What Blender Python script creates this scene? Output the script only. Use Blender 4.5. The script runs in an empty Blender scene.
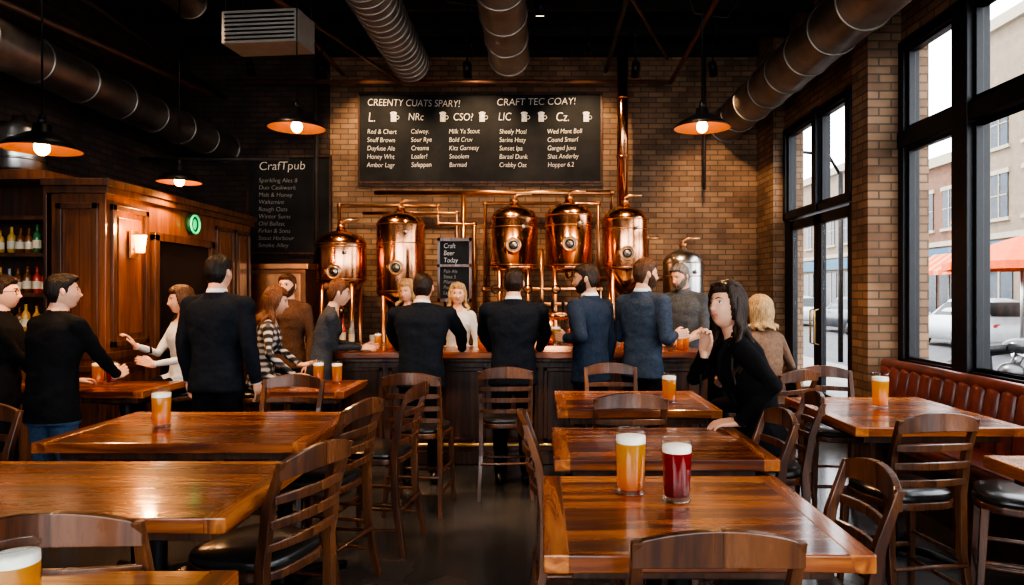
import bpy, math, random
import numpy as np
from mathutils import Vector, Matrix, noise, Euler
random.seed(7)
V=Vector
SC=bpy.context.scene
def rad(a): return math.radians(a)
# ------------------------------------------------------------------ mesh builder
class MB:
    def __init__(s): s.v=[];s.f=[];s.m=[];s.s=[]
    def add(s,vs,fs,mat=0,smooth=True,M=None):
        o=len(s.v)
        if M is not None: vs=[M@V(p) for p in vs]
        s.v.extend([tuple(p) for p in vs])
        s.f.extend([tuple(i+o for i in f) for f in fs])
        if isinstance(mat,(list,tuple,np.ndarray)): s.m.extend([int(a) for a in mat])
        else: s.m.extend([mat]*len(fs))
        s.s.extend([smooth]*len(fs))
    def box(s,c,size,mat=0,rot=None,M=None,taper=1.0):
        hx,hy,hz=[a/2 for a in size]
        vs=[]
        for z in(-1,1):
            k=taper if z>0 else 1
            for x,y in((-1,-1),(1,-1),(1,1),(-1,1)): vs.append(V((x*hx*k,y*hy*k,z*hz)))
        if rot is not None:
            R=Euler(rot).to_matrix(); vs=[R@p for p in vs]
        vs=[p+V(c) for p in vs]
        s.add(vs,[(3,2,1,0),(4,5,6,7),(0,1,5,4),(1,2,6,5),(2,3,7,6),(3,0,4,7)],mat,False,M)
    def bb(s,x0,x1,y0,y1,z0,z1,mat=0,M=None):
        s.box(((x0+x1)/2,(y0+y1)/2,(z0+z1)/2),(abs(x1-x0),abs(y1-y0),abs(z1-z0)),mat,None,M)
    def loft(s,rings,mat=0,smooth=True,caps=True,M=None):
        n=len(rings[0]); vs=[p for r in rings for p in r]; fs=[]
        for i in range(len(rings)-1):
            for j in range(n):
                a=i*n+j;b=i*n+(j+1)%n
                fs.append((a,b,b+n,a+n))
        if caps:
            fs.append(tuple(reversed(range(n)))); fs.append(tuple((len(rings)-1)*n+j for j in range(n)))
        s.add(vs,fs,mat,smooth,M)
    def tube(s,pts,rs,seg=12,mat=0,M=None,smooth=True,flat=None):
        pts=[V(p) for p in pts]
        if not hasattr(rs,'__len__'): rs=[rs]*len(pts)
        ts=[]
        for i in range(len(pts)):
            a=pts[max(i-1,0)];b=pts[min(i+1,len(pts)-1)]
            t=(b-a); ts.append(t.normalized() if t.length>1e-9 else V((0,0,1)))
        u=ts[0].orthogonal().normalized()
        rings=[]
        for i,p in enumerate(pts):
            u=(u-ts[i]*u.dot(ts[i]))
            u=u.normalized() if u.length>1e-6 else ts[i].orthogonal().normalized()
            w=ts[i].cross(u)
            rings.append([p+(u*math.cos(2*math.pi*j/seg)+w*math.sin(2*math.pi*j/seg))*rs[i] for j in range(seg)])
        s.loft(rings,mat,smooth,True,M)
    def cyl(s,p0,p1,r,r1=None,seg=16,mat=0,M=None):
        s.tube([p0,p1],[r,r if r1 is None else r1],seg,mat,M)
    def lathe(s,prof,c=(0,0,0),seg=24,mat=0,M=None,smooth=True,caps=False):
        rings=[[V((c[0]+r*math.cos(2*math.pi*j/seg),c[1]+r*math.sin(2*math.pi*j/seg),c[2]+z)) for j in range(seg)] for r,z in prof]
        s.loft(rings,mat,smooth,caps,M)
    def ell(s,c,r,mat=0,R=None,seg=16,rings=10,M=None):
        if not hasattr(r,'__len__'): r=(r,r,r)
        vs=[];fs=[]
        for i in range(rings+1):
            th=math.pi*i/rings
            th=min(max(th,.02),math.pi-.02)
            for j in range(seg):
                ph=2*math.pi*j/seg
                p=V((r[0]*math.sin(th)*math.cos(ph),r[1]*math.sin(th)*math.sin(ph),-r[2]*math.cos(th)))
                if R is not None: p=R@p
                vs.append(p+V(c))
        for i in range(rings):
            for j in range(seg):
                a=i*seg+j;b=i*seg+(j+1)%seg
                fs.append((a,b,b+seg,a+seg))
        fs.append(tuple(reversed(range(seg))));fs.append(tuple(rings*seg+j for j in range(seg)))
        s.add(vs,fs,mat,True,M)
    def torus(s,c,ax,R,r,seg=32,sub=8,mat=0,M=None):
        ax=V(ax).normalized();u=ax.orthogonal().normalized();w=ax.cross(u)
        vs=[];fs=[]
        for i in range(seg):
            a=2*math.pi*i/seg; d=u*math.cos(a)+w*math.sin(a)
            for j in range(sub):
                b=2*math.pi*j/sub
                vs.append(V(c)+d*(R+r*math.cos(b))+ax*r*math.sin(b))
        for i in range(seg):
            for j in range(sub):
                a=i*sub+j;b=i*sub+(j+1)%sub;c2=((i+1)%seg)*sub+(j+1)%sub;d=((i+1)%seg)*sub+j
                fs.append((a,d,c2,b))
        s.add(vs,fs,mat,True,M)
    def mesh(s,name,mats):
        me=bpy.data.meshes.new(name); me.from_pydata(s.v,[],s.f)
        for m in mats: me.materials.append(m)
        me.polygons.foreach_set('material_index',s.m); me.polygons.foreach_set('use_smooth',s.s)
        me.update(); return me
    def obj(s,name,mats,loc=None,rz=0,bevel=0,center=True):
        if loc is None and center:
            a=np.array(s.v); c=(a.min(0)+a.max(0))/2; c[2]=a[:,2].min()
            s.v=[tuple(p) for p in (a-c)]; loc=tuple(c)
        me=s.mesh(name,mats); return put(name,me,loc or (0,0,0),rz,bevel)
def put(name,me,loc=(0,0,0),rz=0,bevel=0):
    ob=bpy.data.objects.new(name,me); SC.collection.objects.link(ob)
    ob.location=loc; ob.rotation_euler=(0,0,rad(rz))
    if bevel:
        b=ob.modifiers.new('bevel','BEVEL'); b.width=bevel; b.segments=2; b.limit_method='ANGLE'; b.angle_limit=rad(40)
    return ob
# ------------------------------------------------------------------ materials
def base(name):
    m=bpy.data.materials.new(name); m.use_nodes=True; nt=m.node_tree
    return m,nt,nt.nodes['Principled BSDF']
def ramp(nt,stops):
    r=nt.nodes.new('ShaderNodeValToRGB'); e=r.color_ramp.elements
    while len(e)<len(stops): e.new(0.5)
    for i,(p,c) in enumerate(stops): e[i].position=p; e[i].color=(*c,1)
    return r
def mat(name,col,rough=.5,metal=0,var=.15,ns=8,bump=0,coat=0,stretch=(1,1,1),emis=0,ecol=None,trans=0,ior=1.45,sheen=0,detail=4,sss=0,spec=None):
    m,nt,b=base(name); L=nt.links
    tc=nt.nodes.new('ShaderNodeTexCoord'); mp=nt.nodes.new('ShaderNodeMapping'); mp.inputs['Scale'].default_value=stretch
    n=nt.nodes.new('ShaderNodeTexNoise'); n.inputs['Scale'].default_value=ns; n.inputs['Detail'].default_value=detail
    L.new(tc.outputs['Object'],mp.inputs[0]); L.new(mp.outputs[0],n.inputs['Vector'])
    r=ramp(nt,[(.3,tuple(max(0,c*(1-var)) for c in col)),(.7,tuple(min(1,c*(1+var)) for c in col))])
    L.new(n.outputs['Fac'],r.inputs[0]); L.new(r.outputs[0],b.inputs['Base Color'])
    b.inputs['Roughness'].default_value=rough; b.inputs['Metallic'].default_value=metal
    b.inputs['Coat Weight'].default_value=coat; b.inputs['Coat Roughness'].default_value=.12
    b.inputs['Transmission Weight'].default_value=trans; b.inputs['IOR'].default_value=ior
    if spec is not None: b.inputs['Specular IOR Level'].default_value=spec
    if sheen: b.inputs['Sheen Weight'].default_value=sheen
    if sss: b.inputs['Subsurface Weight'].default_value=sss; b.inputs['Subsurface Radius'].default_value=(.02,.008,.004)
    if emis: b.inputs['Emission Color'].default_value=(*(ecol or col),1); b.inputs['Emission Strength'].default_value=emis
    if bump:
        bp=nt.nodes.new('ShaderNodeBump'); bp.inputs['Strength'].default_value=bump; bp.inputs['Distance'].default_value=.01
        L.new(n.outputs['Fac'],bp.inputs['Height']); L.new(bp.outputs[0],b.inputs['Normal'])
    return m
def wood(name,c0,c1,c2,plank=.15,rough=.28,coat=.5,axis='x',gs=1.0,pv=.28,cr=.12):
    m,nt,b=base(name); L=nt.links; N=nt.nodes.new
    tc=N('ShaderNodeTexCoord'); sp=N('ShaderNodeSeparateXYZ'); L.new(tc.outputs['Object'],sp.inputs[0])
    al,ac=('X','Y') if axis=='x' else (('Z','X') if axis=='z' else ('Y','X'))
    dv=N('ShaderNodeMath'); dv.operation='DIVIDE'; dv.inputs[1].default_value=plank; L.new(sp.outputs[ac],dv.inputs[0])
    fl=N('ShaderNodeMath'); fl.operation='FLOOR'; L.new(dv.outputs[0],fl.inputs[0])
    wn=N('ShaderNodeTexWhiteNoise'); wn.noise_dimensions='1D'; L.new(fl.outputs[0],wn.inputs['W'])
    a=N('ShaderNodeMath'); a.operation='MULTIPLY_ADD'; a.inputs[1].default_value=9.; L.new(wn.outputs[0],a.inputs[0]); L.new(sp.outputs[al],a.inputs[2])
    cx=N('ShaderNodeCombineXYZ'); 
    s1=N('ShaderNodeMath'); s1.operation='MULTIPLY'; s1.inputs[1].default_value=1.1*gs; L.new(a.outputs[0],s1.inputs[0]); L.new(s1.outputs[0],cx.inputs[0])
    s2=N('ShaderNodeMath'); s2.operation='MULTIPLY'; s2.inputs[1].default_value=13*gs; L.new(sp.outputs[ac],s2.inputs[0]); L.new(s2.outputs[0],cx.inputs[1])
    other=[q for q in 'XYZ' if q not in(al,ac)][0]
    s3=N('ShaderNodeMath'); s3.operation='MULTIPLY'; s3.inputs[1].default_value=13*gs; L.new(sp.outputs[other],s3.inputs[0]); L.new(s3.outputs[0],cx.inputs[2])
    n=N('ShaderNodeTexNoise'); n.inputs['Scale'].default_value=1.2; n.inputs['Detail'].default_value=6; n.inputs['Distortion'].default_value=1.1; L.new(cx.outputs[0],n.inputs['Vector'])
    md=N('ShaderNodeMath'); md.operation='MULTIPLY_ADD'; md.inputs[1].default_value=pv; md.inputs[2].default_value=-pv/2; L.new(wn.outputs[0],md.inputs[0])
    ad=N('ShaderNodeMath'); ad.operation='ADD'; L.new(n.outputs['Fac'],ad.inputs[0]); L.new(md.outputs[0],ad.inputs[1])
    r=ramp(nt,[(.3,c0),(.5,c1),(.72,c2)]); L.new(ad.outputs[0],r.inputs[0])
    fr=N('ShaderNodeMath'); fr.operation='FRACT'; L.new(dv.outputs[0],fr.inputs[0])
    pr=ramp(nt,[(0,(.2,.2,.2)),(.022,(1,1,1))]); L.new(fr.outputs[0],pr.inputs[0])
    mx=N('ShaderNodeMixRGB'); mx.blend_type='MULTIPLY'; mx.inputs[0].default_value=1; L.new(r.outputs[0],mx.inputs[1]); L.new(pr.outputs[0],mx.inputs[2])
    L.new(mx.outputs[0],b.inputs['Base Color'])
    rr=ramp(nt,[(.3,(rough*1.4,)*3),(.7,(rough*.75,)*3)]); L.new(n.outputs['Fac'],rr.inputs[0]); L.new(rr.outputs[0],b.inputs['Roughness'])
    b.inputs['Coat Weight'].default_value=coat; b.inputs['Coat Roughness'].default_value=cr
    bp=N('ShaderNodeBump'); bp.inputs['Strength'].default_value=.12; bp.inputs['Distance'].default_value=.002; L.new(mx.outputs[0],bp.inputs['Height']); L.new(bp.outputs[0],b.inputs['Normal'])
    return m
def brick(name,c1,c2,mortar,scale=1.0):
    m,nt,b=base(name); L=nt.links; N=nt.nodes.new
    tc=N('ShaderNodeTexCoord'); sp=N('ShaderNodeSeparateXYZ'); L.new(tc.outputs['Object'],sp.inputs[0])
    ad=N('ShaderNodeMath'); ad.operation='ADD'; L.new(sp.outputs['X'],ad.inputs[0]); L.new(sp.outputs['Y'],ad.inputs[1])
    cx=N('ShaderNodeCombineXYZ'); L.new(ad.outputs[0],cx.inputs[0]); L.new(sp.outputs['Z'],cx.inputs[1])
    bt=N('ShaderNodeTexBrick'); bt.inputs['Scale'].default_value=1; bt.inputs['Brick Width'].default_value=.22*scale; bt.inputs['Row Height'].default_value=.075*scale
    bt.inputs['Mortar Size'].default_value=.008*scale; bt.inputs['Color1'].default_value=(*c1,1); bt.inputs['Color2'].default_value=(*c2,1); bt.inputs['Mortar'].default_value=(*mortar,1)
    L.new(cx.outputs[0],bt.inputs['Vector'])
    n=N('ShaderNodeTexNoise'); n.inputs['Scale'].default_value=2.2; n.inputs['Detail'].default_value=8; L.new(tc.outputs['Object'],n.inputs['Vector'])
    r=ramp(nt,[(.3,(.5,.5,.5)),(.7,(1.2,1.2,1.2))]); L.new(n.outputs['Fac'],r.inputs[0])
    mx=N('ShaderNodeMixRGB'); mx.blend_type='MULTIPLY'; mx.inputs[0].default_value=.9; L.new(bt.outputs['Color'],mx.inputs[1]); L.new(r.outputs[0],mx.inputs[2])
    L.new(mx.outputs[0],b.inputs['Base Color']); b.inputs['Roughness'].default_value=.85
    bp=N('ShaderNodeBump'); bp.inputs['Strength'].default_value=.6; bp.inputs['Distance'].default_value=.015; bp.invert=True
    L.new(bt.outputs['Fac'],bp.inputs['Height']); L.new(bp.outputs[0],b.inputs['Normal'])
    return m
def pane(name,tint=(1,1,1),f0=.04,f1=.5):
    m=bpy.data.materials.new(name); m.use_nodes=True; nt=m.node_tree; nt.nodes.clear(); N=nt.nodes.new
    o=N('ShaderNodeOutputMaterial'); t=N('ShaderNodeBsdfTransparent'); t.inputs[0].default_value=(*tint,1)
    g=N('ShaderNodeBsdfGlossy'); g.inputs['Roughness'].default_value=.02
    f=N('ShaderNodeLayerWeight'); f.inputs[0].default_value=.2
    mm=N('ShaderNodeMapRange'); mm.inputs[3].default_value=f0; mm.inputs[4].default_value=f1; nt.links.new(f.outputs['Facing'],mm.inputs[0])
    x=N('ShaderNodeMixShader'); nt.links.new(mm.outputs[0],x.inputs[0]); nt.links.new(t.outputs[0],x.inputs[1]); nt.links.new(g.outputs[0],x.inputs[2]); nt.links.new(x.outputs[0],o.inputs[0])
    return m
def liquid(name,col,dark):
    m=bpy.data.materials.new(name); m.use_nodes=True; nt=m.node_tree; nt.nodes.clear(); N=nt.nodes.new; L=nt.links
    o=N('ShaderNodeOutputMaterial'); tr=N('ShaderNodeBsdfTranslucent'); df=N('ShaderNodeBsdfDiffuse'); gl=N('ShaderNodeBsdfGlossy'); tp=N('ShaderNodeBsdfTransparent'); gl.inputs['Roughness'].default_value=.06
    tc=N('ShaderNodeTexCoord'); sp=N('ShaderNodeSeparateXYZ'); L.new(tc.outputs['Object'],sp.inputs[0])
    mr=N('ShaderNodeMapRange'); mr.inputs[1].default_value=.02; mr.inputs[2].default_value=.16; L.new(sp.outputs['Z'],mr.inputs[0])
    r=ramp(nt,[(0,dark),(1,col)]); L.new(mr.outputs[0],r.inputs[0])
    for q in(tr,df,tp): L.new(r.outputs[0],q.inputs[0])
    a=N('ShaderNodeMixShader'); a.inputs[0].default_value=.4; L.new(tr.outputs[0],a.inputs[1]); L.new(df.outputs[0],a.inputs[2])
    c=N('ShaderNodeMixShader'); c.inputs[0].default_value=.4; L.new(a.outputs[0],c.inputs[1]); L.new(tp.outputs[0],c.inputs[2])
    d=N('ShaderNodeMixShader'); d.inputs[0].default_value=.05; L.new(c.outputs[0],d.inputs[1]); L.new(gl.outputs[0],d.inputs[2]); L.new(d.outputs[0],o.inputs[0])
    return m
def plaidmat(name):
    m,nt,b=base(name); L=nt.links; N=nt.nodes.new
    tc=N('ShaderNodeTexCoord'); w=[]
    for d in('X','Z'):
        q=N('ShaderNodeTexWave'); q.bands_direction=d; q.inputs['Scale'].default_value=6; L.new(tc.outputs['Object'],q.inputs[0]); w.append(q)
    mx=N('ShaderNodeMath'); mx.operation='ADD'; L.new(w[0].outputs['Fac'],mx.inputs[0]); L.new(w[1].outputs['Fac'],mx.inputs[1])
    dv=N('ShaderNodeMath'); dv.operation='MULTIPLY'; dv.inputs[1].default_value=.5; L.new(mx.outputs[0],dv.inputs[0])
    r=ramp(nt,[(.35,(.015,.015,.018)),(.55,(.09,.08,.08)),(.8,(.42,.4,.38))]); L.new(dv.outputs[0],r.inputs[0]); L.new(r.outputs[0],b.inputs['Base Color']); b.inputs['Roughness'].default_value=.9
    return m

TC=((.08,.017,.006),(.29,.08,.02),(.58,.215,.052))
TABLEW=wood('table_wood',*TC,.16,.26,.6,pv=.28,cr=.1)
TABLEY=wood('table_breadboard_wood',*TC,.5,.26,.6,'y',pv=.1,cr=.1)
CHAIRW=wood('chair_wood',(.05,.017,.008),(.115,.042,.017),(.2,.078,.031),.5,.3,.4,'z')
DARKW=wood('dark_panel_wood',(.035,.014,.008),(.08,.032,.015),(.13,.053,.023),.3,.4,.2,'z')
PANELW=wood('panel_wood',(.07,.024,.012),(.155,.054,.022),(.235,.088,.037),.6,.35,.35,'z')
BLACKM=mat('black_metal',(.012,.012,.013),.4,.6,.2)
BLACKP=mat('black_leather',(.02,.019,.018),.3,0,.3,30,.1,.3)
COPPER=mat('copper',(.88,.41,.21),.19,1,.12,3,.02)
COPPER2=mat('copper_pipe',(.74,.37,.18),.28,1,.15,9)
STEEL=mat('brushed_steel',(.55,.53,.5),.3,1,.1,20,0,0,(1,1,.1))
DUCT=mat('galvanised_duct',(.34,.3,.265),.4,.9,.25,5,.05)
BRASS=mat('brass',(.7,.45,.18),.3,1,.1)
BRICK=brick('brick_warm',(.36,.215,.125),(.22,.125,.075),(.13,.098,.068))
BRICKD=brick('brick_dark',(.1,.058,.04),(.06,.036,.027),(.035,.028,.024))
FLOORM=mat('polished_concrete',(.068,.064,.062),.25,0,.4,1.4,.03,.3,detail=8)
CEILM=mat('ceiling_black',(.01,.0095,.009),.8,0,.3)
JOISTM=mat('joist_dark',(.022,.019,.017),.7,0,.3,6,0,0,(1,6,6))
FRAMEM=mat('window_frame_black',(.011,.011,.013),.4,.1,.2)
GLASS=pane('window_glass',(1,1,1),.02,.2)
CUPG=pane('drinking_glass',(.97,.98,.98),.05,.55)
AMBER=liquid('amber_beer',(1,.64,.11),(1,.4,.025))
RED=liquid('red_beer',(.62,.025,.018),(.38,.008,.008))
FOAM=mat('beer_foam',(.95,.9,.78),.7,0,.05,80,.3)
BOARD=mat('chalkboard_slate',(.014,.014,.015),.75,0,.5,3,detail=8)
CHALK=mat('chalk',(.75,.73,.68),.9,0,.25,30)
CHALKD=mat('chalk_faint',(.36,.34,.32),.9,0,.35,30)
LEATHER=mat('oxblood_leather',(.2,.05,.032),.36,0,.3,10,.08,.3)
BULB=mat('warm_bulb',(1,.6,.25),.4,0,0,emis=22,ecol=(1,.5,.18))
SHADEIN=mat('shade_inner',(.7,.28,.07),.45,0,.05)
SKIN=[mat('skin_fair',(.66,.37,.25),.45,0,.07,12,sss=.08),mat('skin_tan',(.5,.27,.17),.45,0,.07,12,sss=.08)]
EYEW=mat('eye_white',(.75,.72,.7),.2,0,.02); IRIS=mat('iris_dark',(.03,.018,.01),.15,0,.1); LIPS=mat('lips',(.5,.17,.14),.4,0,.05)
def cloth(n,c,b=.25,var=.2): return mat(n,c,.9,0,var,45,b,0,spec=.15)
def hairm(n,c): return mat(n,c,.4,0,.6,55,.9,0,(3,3,.3),spec=.35)
HB=hairm('hair_black',(.014,.01,.008)); HBR=hairm('hair_brown',(.085,.04,.02)); HBL=hairm('hair_blonde',(.45,.29,.14)); HGR=hairm('hair_grey',(.2,.185,.165)); HDB=hairm('hair_dark_brown',(.032,.017,.01)); HAU=hairm('hair_auburn',(.13,.052,.023))
C={'black':cloth('cloth_black',(.01,.01,.0115)),'suit':cloth('suit_charcoal',(.0125,.015,.021)),'navy':cloth('suit_navy',(.022,.033,.056)),'slate':cloth('suit_slate',(.042,.058,.088)),
'white':cloth('shirt_white',(.6,.6,.6),.15,.05),'grey':cloth('knit_grey',(.055,.057,.065)),'polo':cloth('polo_grey',(.1,.11,.12)),'tan':cloth('tan_jacket',(.2,.12,.08)),'jeans':cloth('denim',(.05,.085,.15)),
'trouser':cloth('trousers_black',(.01,.01,.014)),'shoe':mat('shoe_leather',(.012,.01,.009),.3,0,.1),'plaid':plaidmat('plaid_wool'),'tie':cloth('tie',(.02,.02,.03)),'brown':cloth('brown_cloth',(.1,.055,.037))}
# ------------------------------------------------------------------ room shell
b=MB(); b.bb(-5,3.4,-2.6,10.2,-.1,0); b.obj('floor',[FLOORM],center=False)
b=MB(); b.bb(-5.2,3.5,-2.6,10.2,5.2,5.3); b.obj('ceiling',[CEILM],center=False)
b=MB()
for i in range(13):
    y=.3+i*.8; b.bb(-5,3.25,y,y+.09,4.92,5.2)
b.obj('trim_ceiling_joists',[JOISTM],center=False)
b=MB(); b.bb(-3.0,3.4,10,10.2,0,5.2); b.obj('wall_back',[BRICK],center=False)
b=MB(); b.bb(-5.2,-3.0,9.95,10.2,0,5.2); b.obj('wall_back_shaded',[BRICKD],center=False)  # unlit end of the back wall, its shade put into a darker brick colour
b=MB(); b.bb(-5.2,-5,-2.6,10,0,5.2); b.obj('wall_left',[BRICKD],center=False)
X=3.25
b=MB()
b.bb(X,X+.25,-2.6,6.3,0,.88); b.bb(X,X+.25,-2.6,6.3,3.8,5.2)
b.bb(X,X+.25,6.3,6.62,0,5.2); b.bb(X,X+.25,6.62,9.3,3.72,5.2); b.bb(X,X+.25,9.3,10,0,5.2)
b.bb(X-.3,X,6.3,6.62,0,5.2); b.bb(X-.15,X,9.3,10,0,5.2)
b.obj('wall_right',[BRICK],center=False)
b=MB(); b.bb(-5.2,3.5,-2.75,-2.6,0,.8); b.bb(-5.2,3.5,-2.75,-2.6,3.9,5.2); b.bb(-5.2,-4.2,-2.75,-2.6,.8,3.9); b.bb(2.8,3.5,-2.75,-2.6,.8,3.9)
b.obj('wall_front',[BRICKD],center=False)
b=MB()
for x in(-4.2,-1.9,.5,2.72): b.bb(x,x+.08,-2.72,-2.62,.8,3.9)
b.bb(-4.2,2.8,-2.72,-2.62,.8,.88); b.bb(-4.2,2.8,-2.72,-2.62,3.82,3.9); b.bb(-4.2,2.8,-2.72,-2.62,2.85,2.95)
b.obj('window_front',[FRAMEM])
def win(name,y0,y1,z0,z1,muls,trs,fw=.09):
    b=MB()
    b.bb(X-.03,X+.12,y0,y0+fw,z0,z1); b.bb(X-.03,X+.12,y1-fw,y1,z0,z1)
    b.bb(X-.03,X+.12,y0,y1,z0,z0+fw); b.bb(X-.03,X+.12,y0,y1,z1-fw,z1)
    for y,w in muls: b.bb(X-.05,X+.13,y-w/2,y+w/2,z0,z1)
    for z,w in trs: b.bb(X-.04,X+.125,y0,y1,z-w/2,z+w/2)
    ed=[y0]+[m[0] for m in muls]+[y1]
    for i in range(len(ed)-1):
        a,c=ed[i]+.1,ed[i+1]-.1
        zz=[z0]+[t[0] for t in trs]+[z1]
        for k in range(len(zz)-1):
            d0,d1=zz[k]+.08,zz[k+1]-.08
            for q in((a,a+.035,d0,d1),(c-.035,c,d0,d1),(a,c,d0,d0+.035),(a,c,d1-.035,d1)): b.bb(X,X+.06,q[0],q[1],q[2],q[3])
    b.bb(X+.04,X+.05,y0+.05,y1-.05,z0+.05,z1-.05,1)
    b.obj(name,[FRAMEM,GLASS],bevel=.006)
win('window_1',-1.8,6.3,.88,3.8,[(5.35,.2),(3.55,.2),(1.75,.2),(0,.2)],[(2.92,.14)])
b=MB(); b.bb(X-.07,X-.035,-2.6,6.29,.83,.9); b.obj('trim_window_sill',[FRAMEM],bevel=.01)
win('window_2',6.63,9.29,2.51,3.71,[(7.3,.12),(8.2,.12)],[])
b=MB(); b.bb(X-.02,X+.1,6.63,7.28,0,.35); b.bb(X-.02,X+.1,6.63,6.7,.35,2.5); b.bb(X-.03,X+.11,7.2,7.29,0,2.5); b.bb(X,X+.08,6.7,7.2,2.4,2.5); b.bb(X+.04,X+.05,6.7,7.2,.35,2.4,1); b.obj('window_3',[FRAMEM,GLASS])
for n,(y0,y1) in enumerate(((7.3,8.19),(8.21,9.1))):
    b=MB()
    b.bb(X,X+.06,y0,y0+.1,0.01,2.48); b.bb(X,X+.06,y1-.1,y1,0.01,2.48); b.bb(X,X+.06,y0,y1,0.01,.4); b.bb(X,X+.06,y0,y1,2.36,2.48)
    b.bb(X+.025,X+.035,y0+.1,y1-.1,.4,2.36,1)
    yh=y1-.05 if n==0 else y0+.05
    b.tube([(X-.005,yh,.95),(X-.06,yh,.97),(X-.06,yh,1.35),(X-.005,yh,1.37)],.012,8,2)
    b.obj('door_%d'%(n+1),[FRAMEM,GLASS,BRASS],bevel=.004)
b=MB(); b.bb(X,X+.1,9.1,9.29,0,2.5); b.obj('trim_door_jamb',[FRAMEM])
b=MB(); b.bb(-2.95,X-.16,9.96,9.99,0,.14); b.obj('baseboard_back',[DARKW])
# ------------------------------------------------------------------ left joinery
b=MB(); PX=-3.6
b.bb(-4.05,PX,5.8,8.7,0,2.44)
b.bb(-4.1,PX+.06,5.74,8.76,2.44,2.5,1); b.bb(-4.08,PX+.04,5.76,8.74,2.38,2.44,1)
b.bb(-4.06,PX+.03,5.77,8.7,0,.14,1); b.bb(-4.06,PX+.025,5.78,8.7,1.0,1.06,1)
def panel(y0,y1,z0,z1):
    b.bb(PX,PX+.03,y0,y0+.05,z0,z1,1);b.bb(PX,PX+.03,y1-.05,y1,z0,z1,1);b.bb(PX,PX+.03,y0,y1,z0,z0+.05,1);b.bb(PX,PX+.03,y0,y1,z1-.05,z1,1)
    b.bb(PX,PX+.015,y0+.1,y1-.1,z0+.1,z1-.1,0)
for y0,y1 in((5.86,6.4),(7.75,8.2),(8.25,8.65)):
    panel(y0,y1,.2,.95); panel(y0,y1,1.1,2.3)
b.bb(PX,PX+.05,6.46,6.54,0,2.1,1); b.bb(PX,PX+.05,7.58,7.66,0,2.1,1); b.bb(PX,PX+.05,6.46,7.66,2.04,2.12,1)
b.bb(PX-.02,PX+.008,6.54,7.58,0,2.04,2)
for z0,z1 in((.2,.95),(1.1,2.3)):
    for q in((-4.0,-3.95,z0,z1),(-3.7,-3.65,z0,z1),(-4.0,-3.65,z0,z0+.05),(-4.0,-3.65,z1-.05,z1)): b.bb(q[0],q[1],5.77,5.8,q[2],q[3],1)
b.obj('wood_panel_partition',[PANELW,DARKW,BLACKM],bevel=.004)
b=MB(); b.bb(PX+.031,PX+.05,6.08,6.18,1.86,2.1,0); b.lathe([(.035,0),(.05,.15),(.045,.15),(.03,0)],(PX+.1,6.13,1.91),16,1); b.cyl((PX+.05,6.13,1.94),(PX+.1,6.13,1.94),.012,mat=0); b.ell((PX+.1,6.13,1.98),.03,1)
b.obj('wall_sconce',[BRASS,mat('sconce_glow',(1,.62,.3),.5,0,0,emis=7,ecol=(1,.42,.12))])
b=MB(); b.cyl((PX,7.2,2.26),(PX+.05,7.2,2.26),.1,seg=32); b.torus((PX+.055,7.2,2.26),(1,0,0),.09,.012,mat=1); b.ell((PX+.05,7.2,2.26),(.01,.035,.055),1)
b.obj('green_neon_sign',[mat('sign_green',(.01,.08,.04),.4),mat('neon_green',(.05,.9,.35),.4,0,0,emis=.6,ecol=(.03,.8,.25))])
b=MB(); b.bb(-5,-4.06,6.28,6.32,0,2.5); b.bb(-5,-4.95,5.85,6.3,0,2.5); b.bb(-4.14,-4.11,5.83,6.3,0,2.5)
for z in(.5,.95,1.2,1.52,1.86,2.17): b.bb(-5,-4.12,5.87,6.3,z,z+.035)
b.bb(-5,-4.11,5.8,6.32,2.5,2.58,1); b.bb(-4.98,-4.11,5.84,5.88,0,.95,1)
b.obj('back_bar_shelf',[DARKW,PANELW],bevel=.003)
BCOL=[mat('bottle_green',(.03,.14,.05),.1,0,.1,coat=.5),mat('bottle_brown',(.2,.07,.02),.1,0,.1,coat=.5),mat('bottle_clear',(.35,.37,.36),.1,0,.1,coat=.5),mat('bottle_red',(.45,.05,.03),.15,0,.1,coat=.5),mat('label_cream',(.6,.52,.38),.7),mat('bottle_gold',(.6,.34,.08),.15,0,.1,coat=.5)]
def bottle(b,x,y,z,h,r,m):
    b.lathe([(.001,0),(r,.0),(r,.58*h),(r*.85,.66*h),(r*.36,.76*h),(r*.33,.97*h),(r*.4,.975*h),(r*.4,h),(.001,h)],(x,y,z),12,m)
    b.lathe([(r*1.03,.16*h),(r*1.03,.45*h)],(x,y,z),12,4)
b=MB()
for z,hm in((1.236,.24),(1.556,.26),(1.896,.24)):
    x=-4.9
    while x<-4.2:
        bottle(b,x,5.94+random.uniform(-.01,.03),z,hm*random.uniform(.78,1.0),random.uniform(.03,.036),random.choice([0,1,2,3,5,1])); x+=random.uniform(.072,.085)
b.obj('liquor_bottles',BCOL)
b=MB(); b.lathe([(.001,0),(.17,.0),(.19,.03),(.19,.36),(.16,.42),(.06,.45),(.05,.5),(.001,.5)],(-4.5,6.05,2.585),28,0); b.torus((-4.5,6.05,2.7),(0,0,1),.192,.01); b.torus((-4.5,6.05,2.88),(0,0,1),.192,.01)
b.obj('steel_keg',[STEEL])
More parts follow.
